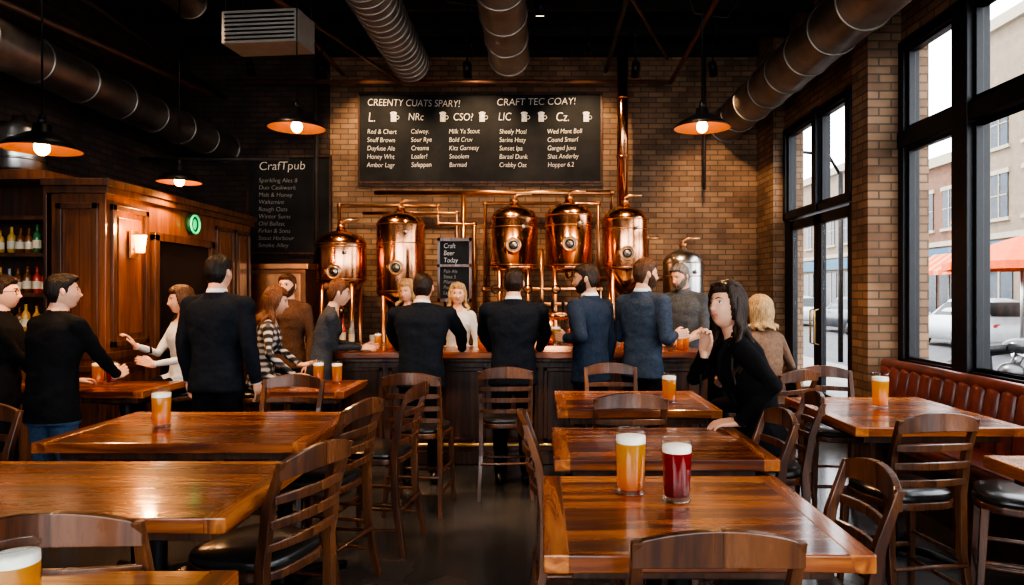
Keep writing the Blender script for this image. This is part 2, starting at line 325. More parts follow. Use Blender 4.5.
# ------------------------------------------------------------------ bar
b=MB()
b.bb(-1.9,1.45,6.38,6.8,0,.97,0); b.bb(-1.95,1.52,6.22,6.9,.97,1.03,1); b.bb(-1.95,1.48,6.3,6.85,.93,.97,0); b.bb(-1.92,1.47,6.34,6.8,0,.12,0)
for i in range(7):
    x=-1.85+i*.47
    for q in((x,x+.04,.2,.88),(x+.38,x+.42,.2,.88),(x,x+.42,.2,.24),(x,x+.42,.84,.88)): b.bb(q[0],q[1],6.36,6.38,q[2],q[3],0)
b.tube([(-1.9,6.25,.2),(1.45,6.25,.2)],.018,12,2)
for x in(-1.7,-.6,.5,1.35): b.cyl((x,6.25,.2),(x,6.4,.2),.012,mat=2)
b.obj('bar_counter',[DARKW,TABLEW,BRASS],bevel=.008)
b=MB(); b.bb(-2.9,2.1,8.15,8.6,0,.9,0); b.bb(-2.92,2.15,8.1,8.62,.9,.94,1)
for i in range(9): b.bb(-2.85+i*.55,-2.37+i*.55,8.13,8.15,.1,.82,0)
b.obj('back_counter',[DARKW,STEEL],bevel=.005)
b=MB(); b.bb(-4.45,-3.0,8.95,9.6,0,1.86,0); b.bb(-4.5,-2.95,8.9,9.62,1.86,1.93,1)
for x in(-4.4,-3.7): b.bb(x,x+.64,8.93,8.95,.9,1.8,1)
b.obj('copper_clad_cabinet',[mat('bronze_panel',(.3,.15,.08),.35,.8,.2),COPPER2],bevel=.006)
b=MB(); b.bb(.02,.42,6.55,6.67,1.03,1.06,0); b.cyl((.1,6.61,1.06),(.1,6.61,1.32),.03,mat=0); b.cyl((.34,6.61,1.06),(.34,6.61,1.32),.03,mat=0); b.cyl((-.02,6.61,1.34),(.46,6.61,1.34),.04,mat=0)
for i in range(5):
    x=.02+i*.1; b.cyl((x,6.57,1.34),(x,6.66,1.34),.012,mat=1); b.tube([(x,6.66,1.34),(x,6.7,1.33),(x,6.71,1.26)],.009,8,1); b.lathe([(.006,0),(.008,.03),(.017,.1),(.013,.14),(.001,.15)],(x,6.67,1.35),10,2)
b.obj('beer_tap_tower',[COPPER,STEEL,BLACKM])
b=MB()
for x,y,h in((-1.55,6.7,.15),(-1.42,6.6,.15),(-.55,6.5,.16),(-.48,6.6,.13),(.7,6.6,.15),(.78,6.52,.15),(1.0,6.45,.16),(1.3,6.5,.13),(-1.2,6.6,.14),(1.38,6.62,.15)):
    b.lathe([(.001,.003),(.028,.003),(.035,h)],(x,y,1.03),14,0); b.lathe([(.001,.008),(.026,.008),(.031,h*.75),(.001,h*.75)],(x,y,1.03),14,1); b.lathe([(.001,h*.75),(.031,h*.75),(.032,h*.88),(.001,h*.9)],(x,y,1.03),14,2)
b.obj('bar_glasses',[CUPG,AMBER,FOAM])
b=MB()
x=-2.8
while x<2.0:
    if random.random()<.6 and not(-1.35<x<-.75): bottle(b,x,8.3+random.uniform(-.08,.12),.94,random.uniform(.22,.32),.036,random.choice([0,1,2,3,5]))
    elif random.random()<.5: b.lathe([(.001,0),(.05,0),(.06,.12),(.001,.12)],(x,8.3,.94),14,2)
    x+=random.uniform(.09,.2)
b.obj('back_counter_bottles',BCOL)
def text(parent,body,x,y,z,size,m=CHALK,shear=.12,ext=.0006,sx=.82,ls=1.05):
    cu=bpy.data.curves.new('lettering','FONT'); cu.body=body; cu.size=size; cu.shear=shear; cu.extrude=ext; cu.materials.append(m); cu.space_line=ls; cu.offset=-size*.008
    o=bpy.data.objects.new('chalk_lettering',cu); SC.collection.objects.link(o); o.rotation_euler=(rad(90),rad(random.uniform(-1.2,1.2)),0); o.scale=(sx,1,1)
    o.parent=parent; o.location=(x-parent.location.x,y-parent.location.y,z-parent.location.z); return o
b=MB(); sx,sy=-1.0,8.2
b.bb(sx-.2,sx+.2,sy,sy+.03,1.45,2.2,0); b.bb(sx-.2,sx-.17,sy-.02,sy,1.45,2.2,1);b.bb(sx+.17,sx+.2,sy-.02,sy,1.45,2.2,1);b.bb(sx-.2,sx+.2,sy-.02,sy,1.45,1.49,1);b.bb(sx-.2,sx+.2,sy-.02,sy,2.16,2.2,1); b.bb(sx-.2,sx+.2,sy-.02,sy,1.86,1.89,1)
b.cyl((sx-.12,sy+.04,.94),(sx-.12,sy+.04,1.6),.015,mat=2); b.cyl((sx+.12,sy+.04,.94),(sx+.12,sy+.04,1.6),.015,mat=2); b.bb(sx-.2,sx+.2,sy,sy+.12,.94,.96,2)
ob=b.obj('framed_menu_stand',[BOARD,PANELW,BLACKM])
text(ob,"Craft\nBeer\nToday",sx-.13,sy-.004,2.08,.08); text(ob,"Pale Ale\nStout 5\nPilsner\nPorter\nLager",sx-.13,sy-.004,1.79,.06,CHALKD)
# ------------------------------------------------------------------ tanks
def tank(name,x,y,r,zt,zb,cone,matl,zleg=0.0,port=True,floor=0.):
    b=MB()
    prof=[(.001,zb-cone)]
    if cone>0: prof+=[(.05,zb-cone),(r*.98,zb)]
    else: prof=[(.001,zb-.07),(r*.6,zb-.06),(r*.9,zb-.03),(r,zb+.02)]
    prof+=[(r,zb+.02),(r,zt-.16),(r*.97,zt-.12),(r*.8,zt-.05),(r*.5,zt-.01),(r*.2,zt+.02),(r*.16,zt+.06),(.001,zt+.06)]
    b.lathe(prof,(x,y,0),40,0)
    for z in(zt-.16,zb+.03,(zt+zb)/2+.12): b.torus((x,y,z),(0,0,1),r+.003,.007,40,8,1)
    for a in(45,135,225,315):
        px,py=x+r*.85*math.cos(rad(a)),y+r*.85*math.sin(rad(a)); b.cyl((px,py,floor),(px,py,zb+.1),.028,mat=1); b.cyl((px,py,floor),(px,py,floor+.02),.05,mat=1)
    if port:
        z=(zt+zb)/2-.12 if cone==0 else (zt+zb)/2-.2
        b.torus((x,y-r-.005,z),(0,1,0),.085,.014,28,8,1); b.cyl((x,y-r+.02,z),(x,y-r-.012,z),.078,seg=28,mat=2); b.torus((x,y-r-.014,z),(0,1,0),.05,.006,24,6,3); b.cyl((x,y-r-.012,z),(x,y-r-.03,z),.015,mat=1)
        b.cyl((x-.11,y-r-.01,z-.03),(x-.11,y-r-.01,z+.03),.012,mat=1)
    b.cyl((x+r*.4,y-r*.85,zt-.28),(x+r*.4,y-r*1.0,zt-.28),.022,mat=1); b.cyl((x+r*.4,y-r*1.0,zt-.28),(x+r*.4,y-r*1.03,zt-.28),.026,mat=2)
    b.cyl((x,y,zt+.05),(x,y,zt+.1),.05,mat=1); b.tube([(x,y,zt+.08),(x,y,zt+.13),(x+.06,y,zt+.16),(x+.22,y,zt+.16)],.018,10,1)
    b.cyl((x,y,zb-cone-.14),(x,y,zb-cone),.03,mat=1); b.torus((x,y-.06,zb-cone-.08),(0,1,0),.045,.008,18,6,3)
    b.obj(name,[matl,COPPER2,STEEL,BLACKM])
tank('copper_fermenter_tank',-2.57,9.05,.32,2.34,1.7,.3,COPPER)
tank('copper_fermenter_tank',-1.82,9.15,.31,2.6,1.55,.3,COPPER)
tank('copper_brew_kettle',-.33,9.0,.3,2.66,1.88,0,COPPER)
tank('copper_brew_kettle',.37,9.0,.3,2.7,1.88,0,COPPER)
tank('copper_fermenter_tank',1.1,9.1,.29,2.66,1.85,.4,COPPER)
tank('steel_fermenter_tank',1.86,9.1,.26,2.1,1.2,.25,STEEL)
b=MB()
def pp(pts,r=.025,m=0): b.tube(pts,r,10,m); [b.ell(p,r*1.25,m,seg=10,rings=6) for p in pts[1:-1]]
yb=9.6
pp([(-2.75,yb,1.2),(-2.75,yb,2.75),(-1.4,yb,2.75),(-1.4,yb,2.5),(-.9,yb,2.5),(-.9,yb,1.3)],.03)
pp([(-2.45,yb+.1,2.66),(-1.15,yb+.1,2.66),(-1.15,yb+.1,1.2)],.025)
pp([(-2.3,yb+.15,2.95),(1.0,yb+.15,2.95),(1.0,yb+.15,2.6)],.035)
pp([(-1.05,yb,1.3),(-1.05,yb,2.9)],.03)
pp([(-.75,yb,1.3),(-.75,yb,2.78),(.8,yb,2.78),(.8,yb,1.2)],.03)
pp([(.02,8.68,1.0),(.02,8.68,2.1)],.025); pp([(-.7,8.68,1.0),(-.7,8.68,1.6),(.75,8.68,1.6),(.75,8.68,1.0)],.025)
pp([(-.65,8.64,1.0),(-.65,8.64,1.42),(.9,8.64,1.42),(.9,8.64,1.0)],.02)
pp([(1.45,9.5,1.0),(1.45,9.5,2.3),(1.62,9.5,2.3)],.025); pp([(.8,yb,1.75),(1.7,yb,1.75)],.025)
for x in(-.55,-.15,.2,.55): b.torus((x,8.64,1.6),(0,1,0),.05,.008,18,6,1)
b.obj('copper_pipework',[COPPER2,BLACKM])
b=MB(); b.cyl((1.12,9.5,2.6),(1.12,9.5,5.15),.075,seg=24); b.torus((1.12,9.5,3.4),(0,0,1),.078,.012); b.torus((1.12,9.5,4.2),(0,0,1),.078,.012); b.obj('copper_flue_pipe',[COPPER])
# ------------------------------------------------------------------ chalkboards
def board(name,x0,x1,z0,z1,y):
    b=MB(); b.bb(x0,x1,y-.03,y,z0,z1,0)
    for q in((x0-.03,x1+.03,z0-.03,z0),(x0-.03,x1+.03,z1,z1+.03),(x0-.03,x0,z0,z1),(x1,x1+.03,z0,z1)): b.bb(q[0],q[1],y-.05,y,q[2],q[3],1)
    return b.obj(name,[BOARD,DARKW])
ob=board('chalkboard_menu',-2.56,.86,3.14,4.38,9.99)
yt=9.957
text(ob,"CREENTY CUATS SPARY!",-2.46,yt,4.22,.14,sx=.85); text(ob,"CRAFT TEC COAY!",-.62,yt,4.22,.14,sx=.95)
text(ob,"L.",-2.45,yt,3.99,.19);text(ob,"NRc",-1.88,yt,4.01,.15);text(ob,"CSO?",-1.24,yt,4.01,.15);text(ob,"LIC",-.6,yt,4.01,.16);text(ob,"Cz.",.22,yt,4.0,.18)
cols=["Red & Chert\nSnuff Brown\nDuyfuse Ale\nHoney Wht\nAmbor Lagr","Calwoy.\nSour Rye\nCreams\nLoafer!\nSafeppen","Milk Ya Stout\nBold Cruv\nKitz Garnesy\nSnoolem\nBarmad","Sheely Mosl\nSarins Hazy\nSunset Ipa\nBarzel Dunk\nCrabby Oat","Wed Mant Boll\nCound Smurf\nGanged Juvu\nShat Anderby\nHopper 6.2"]
for x,t in zip((-2.46,-1.84,-1.3,-.58,.1),cols): text(ob,t,x,yt,3.82,.095,sx=.85,ls=1.25)
b=MB()
for x in(-2.12,-1.42,-.86,-.26,-.02,.62):
    b.bb(x,x+.075,9.95,9.958,3.99,4.1); b.ell((x+.037,9.953,4.11),(.05,.006,.022),0,seg=10,rings=6); b.torus((x+.09,9.953,4.05),(0,1,0),.025,.005,14,5)
o=b.obj('chalk_mug_drawings',[CHALK]); o.parent=ob; o.location=V(o.location)-ob.location
ob=board('chalkboard_sign',-4.12,-2.98,2.13,3.47,9.93); ye=9.897
text(ob,"CrafTpub",-3.98,ye,3.29,.17,CHALK,sx=1)
text(ob,"Sparkling Ales 8\nDuo Caskwork\nMalt & Honey\nWaltzmint\nRough Oats\nWinter Sums\nOld Ballast\nFirkin & Sons\nStout Harbour\nSmoke Alley",-3.98,ye,3.12,.085,CHALKD,sx=1,ls=1.2)
# ------------------------------------------------------------------ ducts & ceiling services
def duct(name,pts,r,step=.6,m=DUCT):
    b=MB(); b.tube(pts,r,32,0)
    for i in range(len(pts)-1):
        a,c=V(pts[i]),V(pts[i+1]); d=(c-a); n=int(d.length/step)
        for k in range(n+1): b.torus(a+d*(k/max(n,1)),d,r+.003,.011,32,6,0)
    return b.obj(name,[m])
duct('air_duct',[(2.66,-1.5,3.95),(2.66,9.95,3.95)],.24)
duct('air_duct',[(-.36,2.5,4.3),(-.36,8.1,4.3)],.23)
duct('air_duct',[(-1.55,2.5,4.3),(-1.55,8.35,4.3)],.22,.14)
duct('air_duct',[(-4.45,3,3.6),(-4.45,9.9,3.6)],.2)
duct('air_duct',[(-3.6,2,4.55),(-3.6,7.2,4.55)],.17)
b=MB(); M=Matrix.Translation((-2.36,6.1,3.82))@Matrix.Rotation(rad(-6),4,'Z')
b.box((0,0,0),(.68,.34,.28),0,M=M)
for i in range(7): b.box((0,-.175,-.11+i*.036),(.62,.02,.014),1,rot=(rad(30),0,0),M=M)
for x in(-.32,.32):
    for y in(-.14,.14): b.cyl((x,y,.13),(x,y,1.36),.008,mat=1,M=M)
b.obj('hvac_fan_unit',[mat('cream_steel',(.3,.265,.225),.5,.2,.1),BLACKM],bevel=.006)
b=MB()
def pq(pts,r=.03,m=0): b.tube(pts,r,10,m)
pq([(-4.3,9.6,4.45),(1.8,9.6,4.45)],.03,1); pq([(-4.9,7.4,4.7),(3.2,7.4,4.7)],.03); pq([(-2.7,2,4.55),(-2.7,9.6,4.55)],.025,1); pq([(.9,2,4.6),(.9,9.6,4.6)],.03)
pq([(1.8,2,4.75),(1.8,9.6,4.45)],.03,1); pq([(-4.9,8.6,3.2),(-3.1,8.6,3.2)],.025); pq([(-2.0,5.2,4.7),(2.6,5.2,4.7)],.022,1); pq([(-3.1,9.7,1.95),(-3.1,9.7,5.1)],.03); pq([(2.3,9.8,3.0),(2.3,9.8,5.1)],.025)
pq([(-4.8,5.6,4.1),(-4.2,9.0,4.1)],.03,1); pq([(-3.9,3,4.2),(-4.3,9.5,4.2)],.03); pq([(-3.1,4.5,4.4),(-1.9,9.4,4.4)],.02,1); pq([(.2,5.5,4.75),(1.6,8.8,4.5)],.018,1)
for y in(3.4,5,6.6,8.2):
    for x in(-2.7,.9): pq([(x,y,4.55),(x,y,5.0)],.006)
for x0,y0 in((-3.2,6.9),(-1.1,7.1),(1.5,7.4)): pq([(x0,y0,4.95),(x0+.15,y0+.1,4.55),(x0+.5,y0+.1,4.5),(x0+.8,y0,4.9)],.008)
b.obj('sprinkler_pipes',[mat('pipe_dark',(.07,.055,.048),.5,.3,.2),mat('pipe_rust',(.24,.12,.075),.45,.5,.2)])
# ------------------------------------------------------------------ lamps
DIM=.72
def addlight(kind,name,loc,e,col,size=.1,target=None,spot=60,blend=.6,parent=None):
    l=bpy.data.lights.new(name,kind); l.energy=e*(DIM if kind!='SUN' else 1); l.color=col
    if kind in('POINT','SPOT'): l.shadow_soft_size=size
    if kind=='SPOT': l.spot_size=rad(spot); l.spot_blend=blend
    o=bpy.data.objects.new(name,l); SC.collection.objects.link(o); o.location=loc
    if target is not None: o.rotation_euler=(V(target)-V(loc)).to_track_quat('-Z','Y').to_euler()
    return o
WARM=(1,.55,.25)
def pendant(x,y,z,r,e=110):
    b=MB()
    prof=[(.03,.16),(.05,.155),(.055,.11),(r*.45,.09),(r*.8,.045),(r,0),(r*.985,-.004)]
    b.lathe(prof,(0,0,0),36,0); b.lathe([(r*.98,-.003),(r*.78,.038),(r*.44,.08),(.04,.1)],(0,0,0),36,1)
    b.cyl((0,0,.15),(0,0,.22),.03,.018,mat=0); b.cyl((0,0,.2),(0,0,4.9-z),.006,seg=8,mat=0); b.cyl((0,0,4.87-z),(0,0,4.92-z),.05,mat=0); b.ell((0,0,.01),(.045,.045,.05),2)
    b.cyl((0,0,.04),(0,0,.12),.022,mat=0)
    b.obj('pendant_lamp',[BLACKM,SHADEIN,BULB],loc=(x,y,z))
    addlight('SPOT','pendant_light',(x,y,z-.07),e,WARM,.05,(x,y,0),150,.5)
pendant(-1.98,5.7,2.9,.23); pendant(-3.4,6.6,2.6,.2,90); pendant(-3.13,4.4,2.46,.225); pendant(1.32,5.7,2.9,.23)
LENS=mat('spot_lens',(1,.8,.55),.4,0,0,emis=6,ecol=(1,.75,.45))
def track(x,y,z,tgt,e,spot=60,col=(1,.7,.42)):
    b=MB(); d=(V(tgt)-V((x,y,z))).normalized(); p=V((x,y,z))
    b.cyl(p-d*.09,p+d*.07,.045,.05,mat=0); b.cyl(p-d*.02,p-d*.02+V((0,0,.12)),.01,mat=0); b.cyl((x,y,z+.1),(x,y,5.0),.008,mat=0); b.cyl(p+d*.065,p+d*.072,.042,mat=1)
    b.obj('track_spotlight',[BLACKM,LENS])
    addlight('SPOT','track_spot_light',tuple(p+d*.09),e,col,.04,tgt,spot,.7)
for x in(-2.3,-.85,.6): track(x,8.7,4.6,(x,10,3.55),230,72)
for x,e in((-2.4,360),(-.8,420),(1.05,360)): track(x,7.7,4.0,(x,9.2,2.0),e,58,(1,.66,.37))
track(-3.55,8.6,4.3,(-3.55,10,2.8),60,50)
track(2.05,8.3,4.2,(2.7,9.9,2.5),240,70,(1,.66,.38))
track(2.2,4.9,4.4,(3.05,6.4,2.4),180,46,(1,.66,.38))
for x,y,t,e in((-2.6,4.4,(-2.2,5.7,1.1),380),(-.9,4.6,(-.7,6.2,1.1),360),(.6,4.4,(.8,6.2,1.1),400),(-2.2,2.4,(-2.0,3.6,.8),190),(.7,2.0,(.8,3.6,.8),230),(-4.2,4.7,(-4.5,6.1,1.7),200),(-2.8,5.6,(-3.7,6.8,1.6),190),(0,7.0,(0,8.2,1),150)): track(x,y,4.4,t,e,70,(1,.72,.48))
addlight('POINT','sconce_light',(PX+.18,6.13,2.12),24,(1,.5,.2),.04)
# ------------------------------------------------------------------ furniture
def table(x0,x1,y0,y1,H=.85,rz=0,name='wood_table'):
    w,d=x1-x0,y1-y0; b=MB()
    b.bb(-w/2+.0,w/2,-d/2,d/2,H-.05,H,0)
    for s in(-1,1): b.bb(s*(w/2-.035)-.036,s*(w/2-.035)+.036,-d/2-.001,d/2+.001,H-.051,H+.0015,3)
    b.bb(-w/2+.08,w/2-.08,-d/2+.08,d/2-.08,H-.1,H-.05,1)
    ps=[0] if w<1.15 else [-w*.3,w*.3]
    for px in ps:
        b.cyl((px,0,.03),(px,0,H-.1),.038,mat=2,seg=20); b.lathe([(.06,.03),(.055,.07),(.04,.1)],(px,0,0),20,2)
        for a in(45,135,225,315):
            L=min(.36,d*.42); c,s_=math.cos(rad(a)),math.sin(rad(a)); b.tube([(px,0,.05),(px+c*L*.6,s_*L*.6,.04),(px+c*L,s_*L,.018)],[.032,.026,.018],8,2)
            b.tube([(px,0,H-.13),(px+c*L*.7,s_*L*.7,H-.105)],[.02,.014],8,2)
    b.obj(name,[TABLEW,DARKW,BLACKM,TABLEY],loc=((x0+x1)/2,(y0+y1)/2,0),rz=rz,bevel=.006)
TABLES=[(.01,.91,1.89,2.71),(.06,1.02,2.97,3.68),(.1,1.1,4.22,5.05),(-3.1,-.99,2.2,2.95),(-2.4,-1.1,3.3,4.17),(-2.0,-1.4,5.0,5.68),(-4.3,-2.85,5.02,5.62),(1.66,2.56,3.68,4.75),(1.93,2.62,2.3,3.05),(-2.2,-.77,.95,1.79)]
for t in TABLES: table(*t)
def chairmesh(name,sh=.6,bh=1.0,w=.43):
    b=MB(); hw=w/2
    def rr(a,c,z,k=1):
        return [V((a*math.copysign(abs(math.cos(t))**.6,math.cos(t))*(1-.08*(math.sin(t)<0)),c*math.copysign(abs(math.sin(t))**.6,math.sin(t)),z)) for t in [2*math.pi*i/36 for i in range(36)]]
    b.loft([rr(hw*.96,.2,sh-.07),rr(hw,.21,sh-.065),rr(hw,.21,sh-.035),rr(hw*.97,.205,sh-.03)],0)
    b.loft([rr(hw*.95,.2,sh-.032),rr(hw*.98,.206,sh-.018),rr(hw*.95,.2,sh+.002),rr(hw*.8,.17,sh+.014),rr(hw*.4,.09,sh+.018)],1)
    lx=hw-.03
    for s in(-1,1):
        def sq(p,ww,dd): return [V(p)+V((a*ww,c*dd,0)) for a,c in((-1,-1),(1,-1),(1,1),(-1,1))]
        b.loft([sq((s*(lx+.02),.2,0),.013,.013),sq((s*lx,.17,sh-.05),.019,.019)],0,False)
        b.loft([sq((s*(lx+.015),-.25,0),.013,.015),sq((s*lx,-.19,sh*.55),.017,.02),sq((s*lx,-.185,sh),.018,.022),sq((s*(lx+.003),-.215,sh+.2),.016,.018),sq((s*(lx+.008),-.275,bh-.025),.013,.013)],0,False)
    def rail(z,yy,h,th=.011,bow=.035,arch=.0):
        rings=[]
        for i in range(17):
            u=-1+i/8; x=u*(lx+.008+(.012 if arch else 0)); y=yy-bow*(1-u*u); hh=h*(1+.18*(1-u*u))+arch*(1-u*u); lo=z-h/2+arch*.5*(1-u*u)
            if arch and abs(u)>.95: hh-=.012
            rings.append([V((x,y-th,lo)),V((x,y+th,lo)),V((x,y+th,z-h/2+hh)),V((x,y-th,z-h/2+hh))])
        b.loft(rings,0,False)
    rail(bh-.06,-.266,.06,.012,arch=.03); D=bh-sh
    rail(sh+D*.6,-.243,.03,.008); rail(sh+D*.38,-.225,.03,.008); rail(sh+D*.17,-.208,.028,.008)
    b.cyl((-lx-.01,.19,sh*.38),(lx+.01,.19,sh*.38),.013,mat=0,seg=10)
    b.cyl((-lx,-.22,sh*.45),(lx,-.22,sh*.45),.011,mat=0,seg=10)
    for s in(-1,1):
        b.cyl((s*(lx+.01),.19,sh*.5),(s*(lx+.006),-.215,sh*.5),.011,mat=0,seg=10); b.cyl((s*(lx+.01),.195,sh*.25),(s*(lx+.01),-.23,sh*.25),.011,mat=0,seg=10)
    return b.mesh(name,[CHAIRW,BLACKP])
CH=chairmesh('wooden_chair'); ST=chairmesh('bar_stool',.72,1.06,.4)
CHAIRS=[(.42,1.92,0),(.8,2.28,88),(1.8,3.5,8),(2.32,3.36,62),(2.1,4.98,175),(1.73,5.28,30),(.5,4.14,0),(.55,5.2,180),(.2,3.3,-88),(.86,3.3,92),(-.27,5.48,3),(-.87,5.1,-4),(-1.02,4.35,82),(-1.18,3.72,75),(-1.08,2.68,70),(-1.65,4.42,180),(-1.24,2.05,4),(-2.78,3.2,178),(1.25,3.92,82)]
for x,y,a in CHAIRS: put('wooden_chair',CH,(x,y,0),a,.003)
for x,y,a in((-3.1,6.0,120),(-2.33,5.95,-70)): put('bar_stool',ST,(x,y,0),a,.003)
b=MB(); y0,y1=2.0,6.2; XB=-.08
b.bb(2.8+XB,3.24+XB,y0,y1,0,.38,1); b.bb(2.74+XB,3.24+XB,y0,y1,.38,.5,0); n=int((y1-y0)/.16)
for i in range(n):
    y=y0+.08+i*(y1-y0-.16)/(n-1)
    b.tube([(3.09+XB,y,.48),(3.11+XB,y,.7),(3.14+XB,y,.9),(3.14+XB,y,.93)],[.07,.08,.075,.04],12,0)
b.tube([(3.14+XB,y0,.93),(3.14+XB,y1,.93)],.05,12,0); b.ell((2.77+XB,(y0+y1)/2,.45),(.05,(y1-y0)/2,.05),0)
b.obj('leather_banquette',[LEATHER,DARKW],bevel=.03)
# ------------------------------------------------------------------ beers
def beermesh(name,h,r,liq):
    b=MB(); b.lathe([(.001,0),(r*.86,0),(r*.9,.008),(r*.92,h*.3),(r,h*.75),(r*.985,h)],(0,0,0),32,0)
    b.torus((0,0,h),(0,0,1),r*.97,.0022,32,6,0); b.torus((0,0,.006),(0,0,1),r*.85,.005,32,6,0)
    b.lathe([(.001,.02),(r*.8,.02),(r*.87,h*.3),(r*.95,h*.75),(r*.95,h*.8)],(0,0,0),32,1)
    b.lathe([(r*.95,h*.8),(r*.94,h*.9),(r*.6,h*.915),(.001,h*.92)],(0,0,0),32,2)
    return b.mesh(name,[CUPG,liq,FOAM])
for x,y,h,l in((.32,2.47,.225,AMBER),(.465,2.38,.21,RED),(-1.99,3.68,.2,AMBER),(.83,4.5,.19,AMBER),(2.09,4.3,.21,AMBER),(-1.08,1.44,.19,AMBER),(-1.74,5.5,.17,AMBER),(-1.58,5.45,.17,AMBER),(-3.41,5.4,.18,AMBER),(-3.29,5.38,.18,RED),(-4.0,5.3,.18,AMBER)):
    put('beer_glass',beermesh('beer_glass',h,h*.245,l),(x,y,.8516))
# ------------------------------------------------------------------ people
def remesh(mb,vox,it=4,fac=.5):
    me=mb.mesh('tmp',[]); ob=bpy.data.objects.new('tmp',me); SC.collection.objects.link(ob)
    m=ob.modifiers.new('r','REMESH'); m.mode='VOXEL'; m.voxel_size=vox
    s=ob.modifiers.new('s','SMOOTH'); s.iterations=it; s.factor=fac
    dg=bpy.context.evaluated_depsgraph_get(); me2=bpy.data.meshes.new_from_object(ob.evaluated_get(dg))
    n=len(me2.vertices); co=np.empty(n*3); me2.vertices.foreach_get('co',co); co=co.reshape(-1,3)
    fs=[tuple(p.vertices) for p in me2.polygons]
    bpy.data.objects.remove(ob); bpy.data.meshes.remove(me); bpy.data.meshes.remove(me2)
    return co,fs
def sm(x): x=min(max(x,0),1); return x*x*(3-2*x)
HA,HBk,HC=.078,.098,.116
def feat(x,z):
    def g(x0,z0,sx,sz,a): return a*math.exp(-((x-x0)/sx)**2-((z-z0)/sz)**2)
    ax=abs(x)
    return (g(0,.005,.011,.03,.009)+g(0,-.022,.013,.012,.017)+.5*g(.012,-.027,.007,.007,.008)+.5*g(-.012,-.027,.007,.007,.008)
     -.010*math.exp(-((ax-.031)/.015)**2-((z-.014)/.011)**2)+.0045*math.exp(-((ax-.027)/.02)**2-((z-.034)/.008)**2)+.004*math.exp(-((ax-.043)/.018)**2-((z+.02)/.02)**2)
     +g(0,-.05,.02,.0045,.004)+g(0,-.061,.016,.0055,.004)-g(0,-.0555,.022,.0025,.003)-g(0,-.074,.02,.006,.003)+g(0,-.095,.02,.015,.008))
def headpt(n):
    x,y,z=n[0]*HA,n[1]*HBk,n[2]*HC; zf=n[2]
    if zf<0:
        k=-zf; x*=1-.2*k**1.5+.25*k**6; 
        if y<0: y*=1-.42*k
        else: y*=1+.10*k*k
        if n[1]>0: y+=.012*k*n[1]
    elif n[1]<0: y*=1+.06*zf
    if n[1]>0: x*=1-.04*n[1]
    if n[1]>.15: y+=feat(x,z)*sm((n[1]-.15)/.3)
    return V((x,y,z))
NL,NO=56,80
def headgrid():
    pts=[]
    for i in range(NL+1):
        th=math.pi*i/NL; th=min(max(th,.01),math.pi-.01)
        for j in range(NO):
            ph=2*math.pi*j/NO; pts.append((math.sin(th)*math.cos(ph),math.sin(th)*math.sin(ph),-math.cos(th)))
    fs=[]
    for i in range(NL):
        for j in range(NO):
            a=i*NO+j;b_=i*NO+(j+1)%NO; fs.append((a,b_,b_+NO,a+NO))
    return pts,fs
GP,GF=headgrid(); HP=[headpt(n) for n in GP]
def hairline(phi):
    ks=[(0,.062),(.55,.062),(.85,.045),(1.15,.03),(1.3,-.016),(1.45,-.016),(1.55,.016),(1.75,.016),(2.0,-.045),(2.3,-.08),(3.15,-.09)]
    for (a,x),(c,y) in zip(ks,ks[1:]):
        if phi<=c: return x+(y-x)*(phi-a)/(c-a)
    return ks[-1][1]
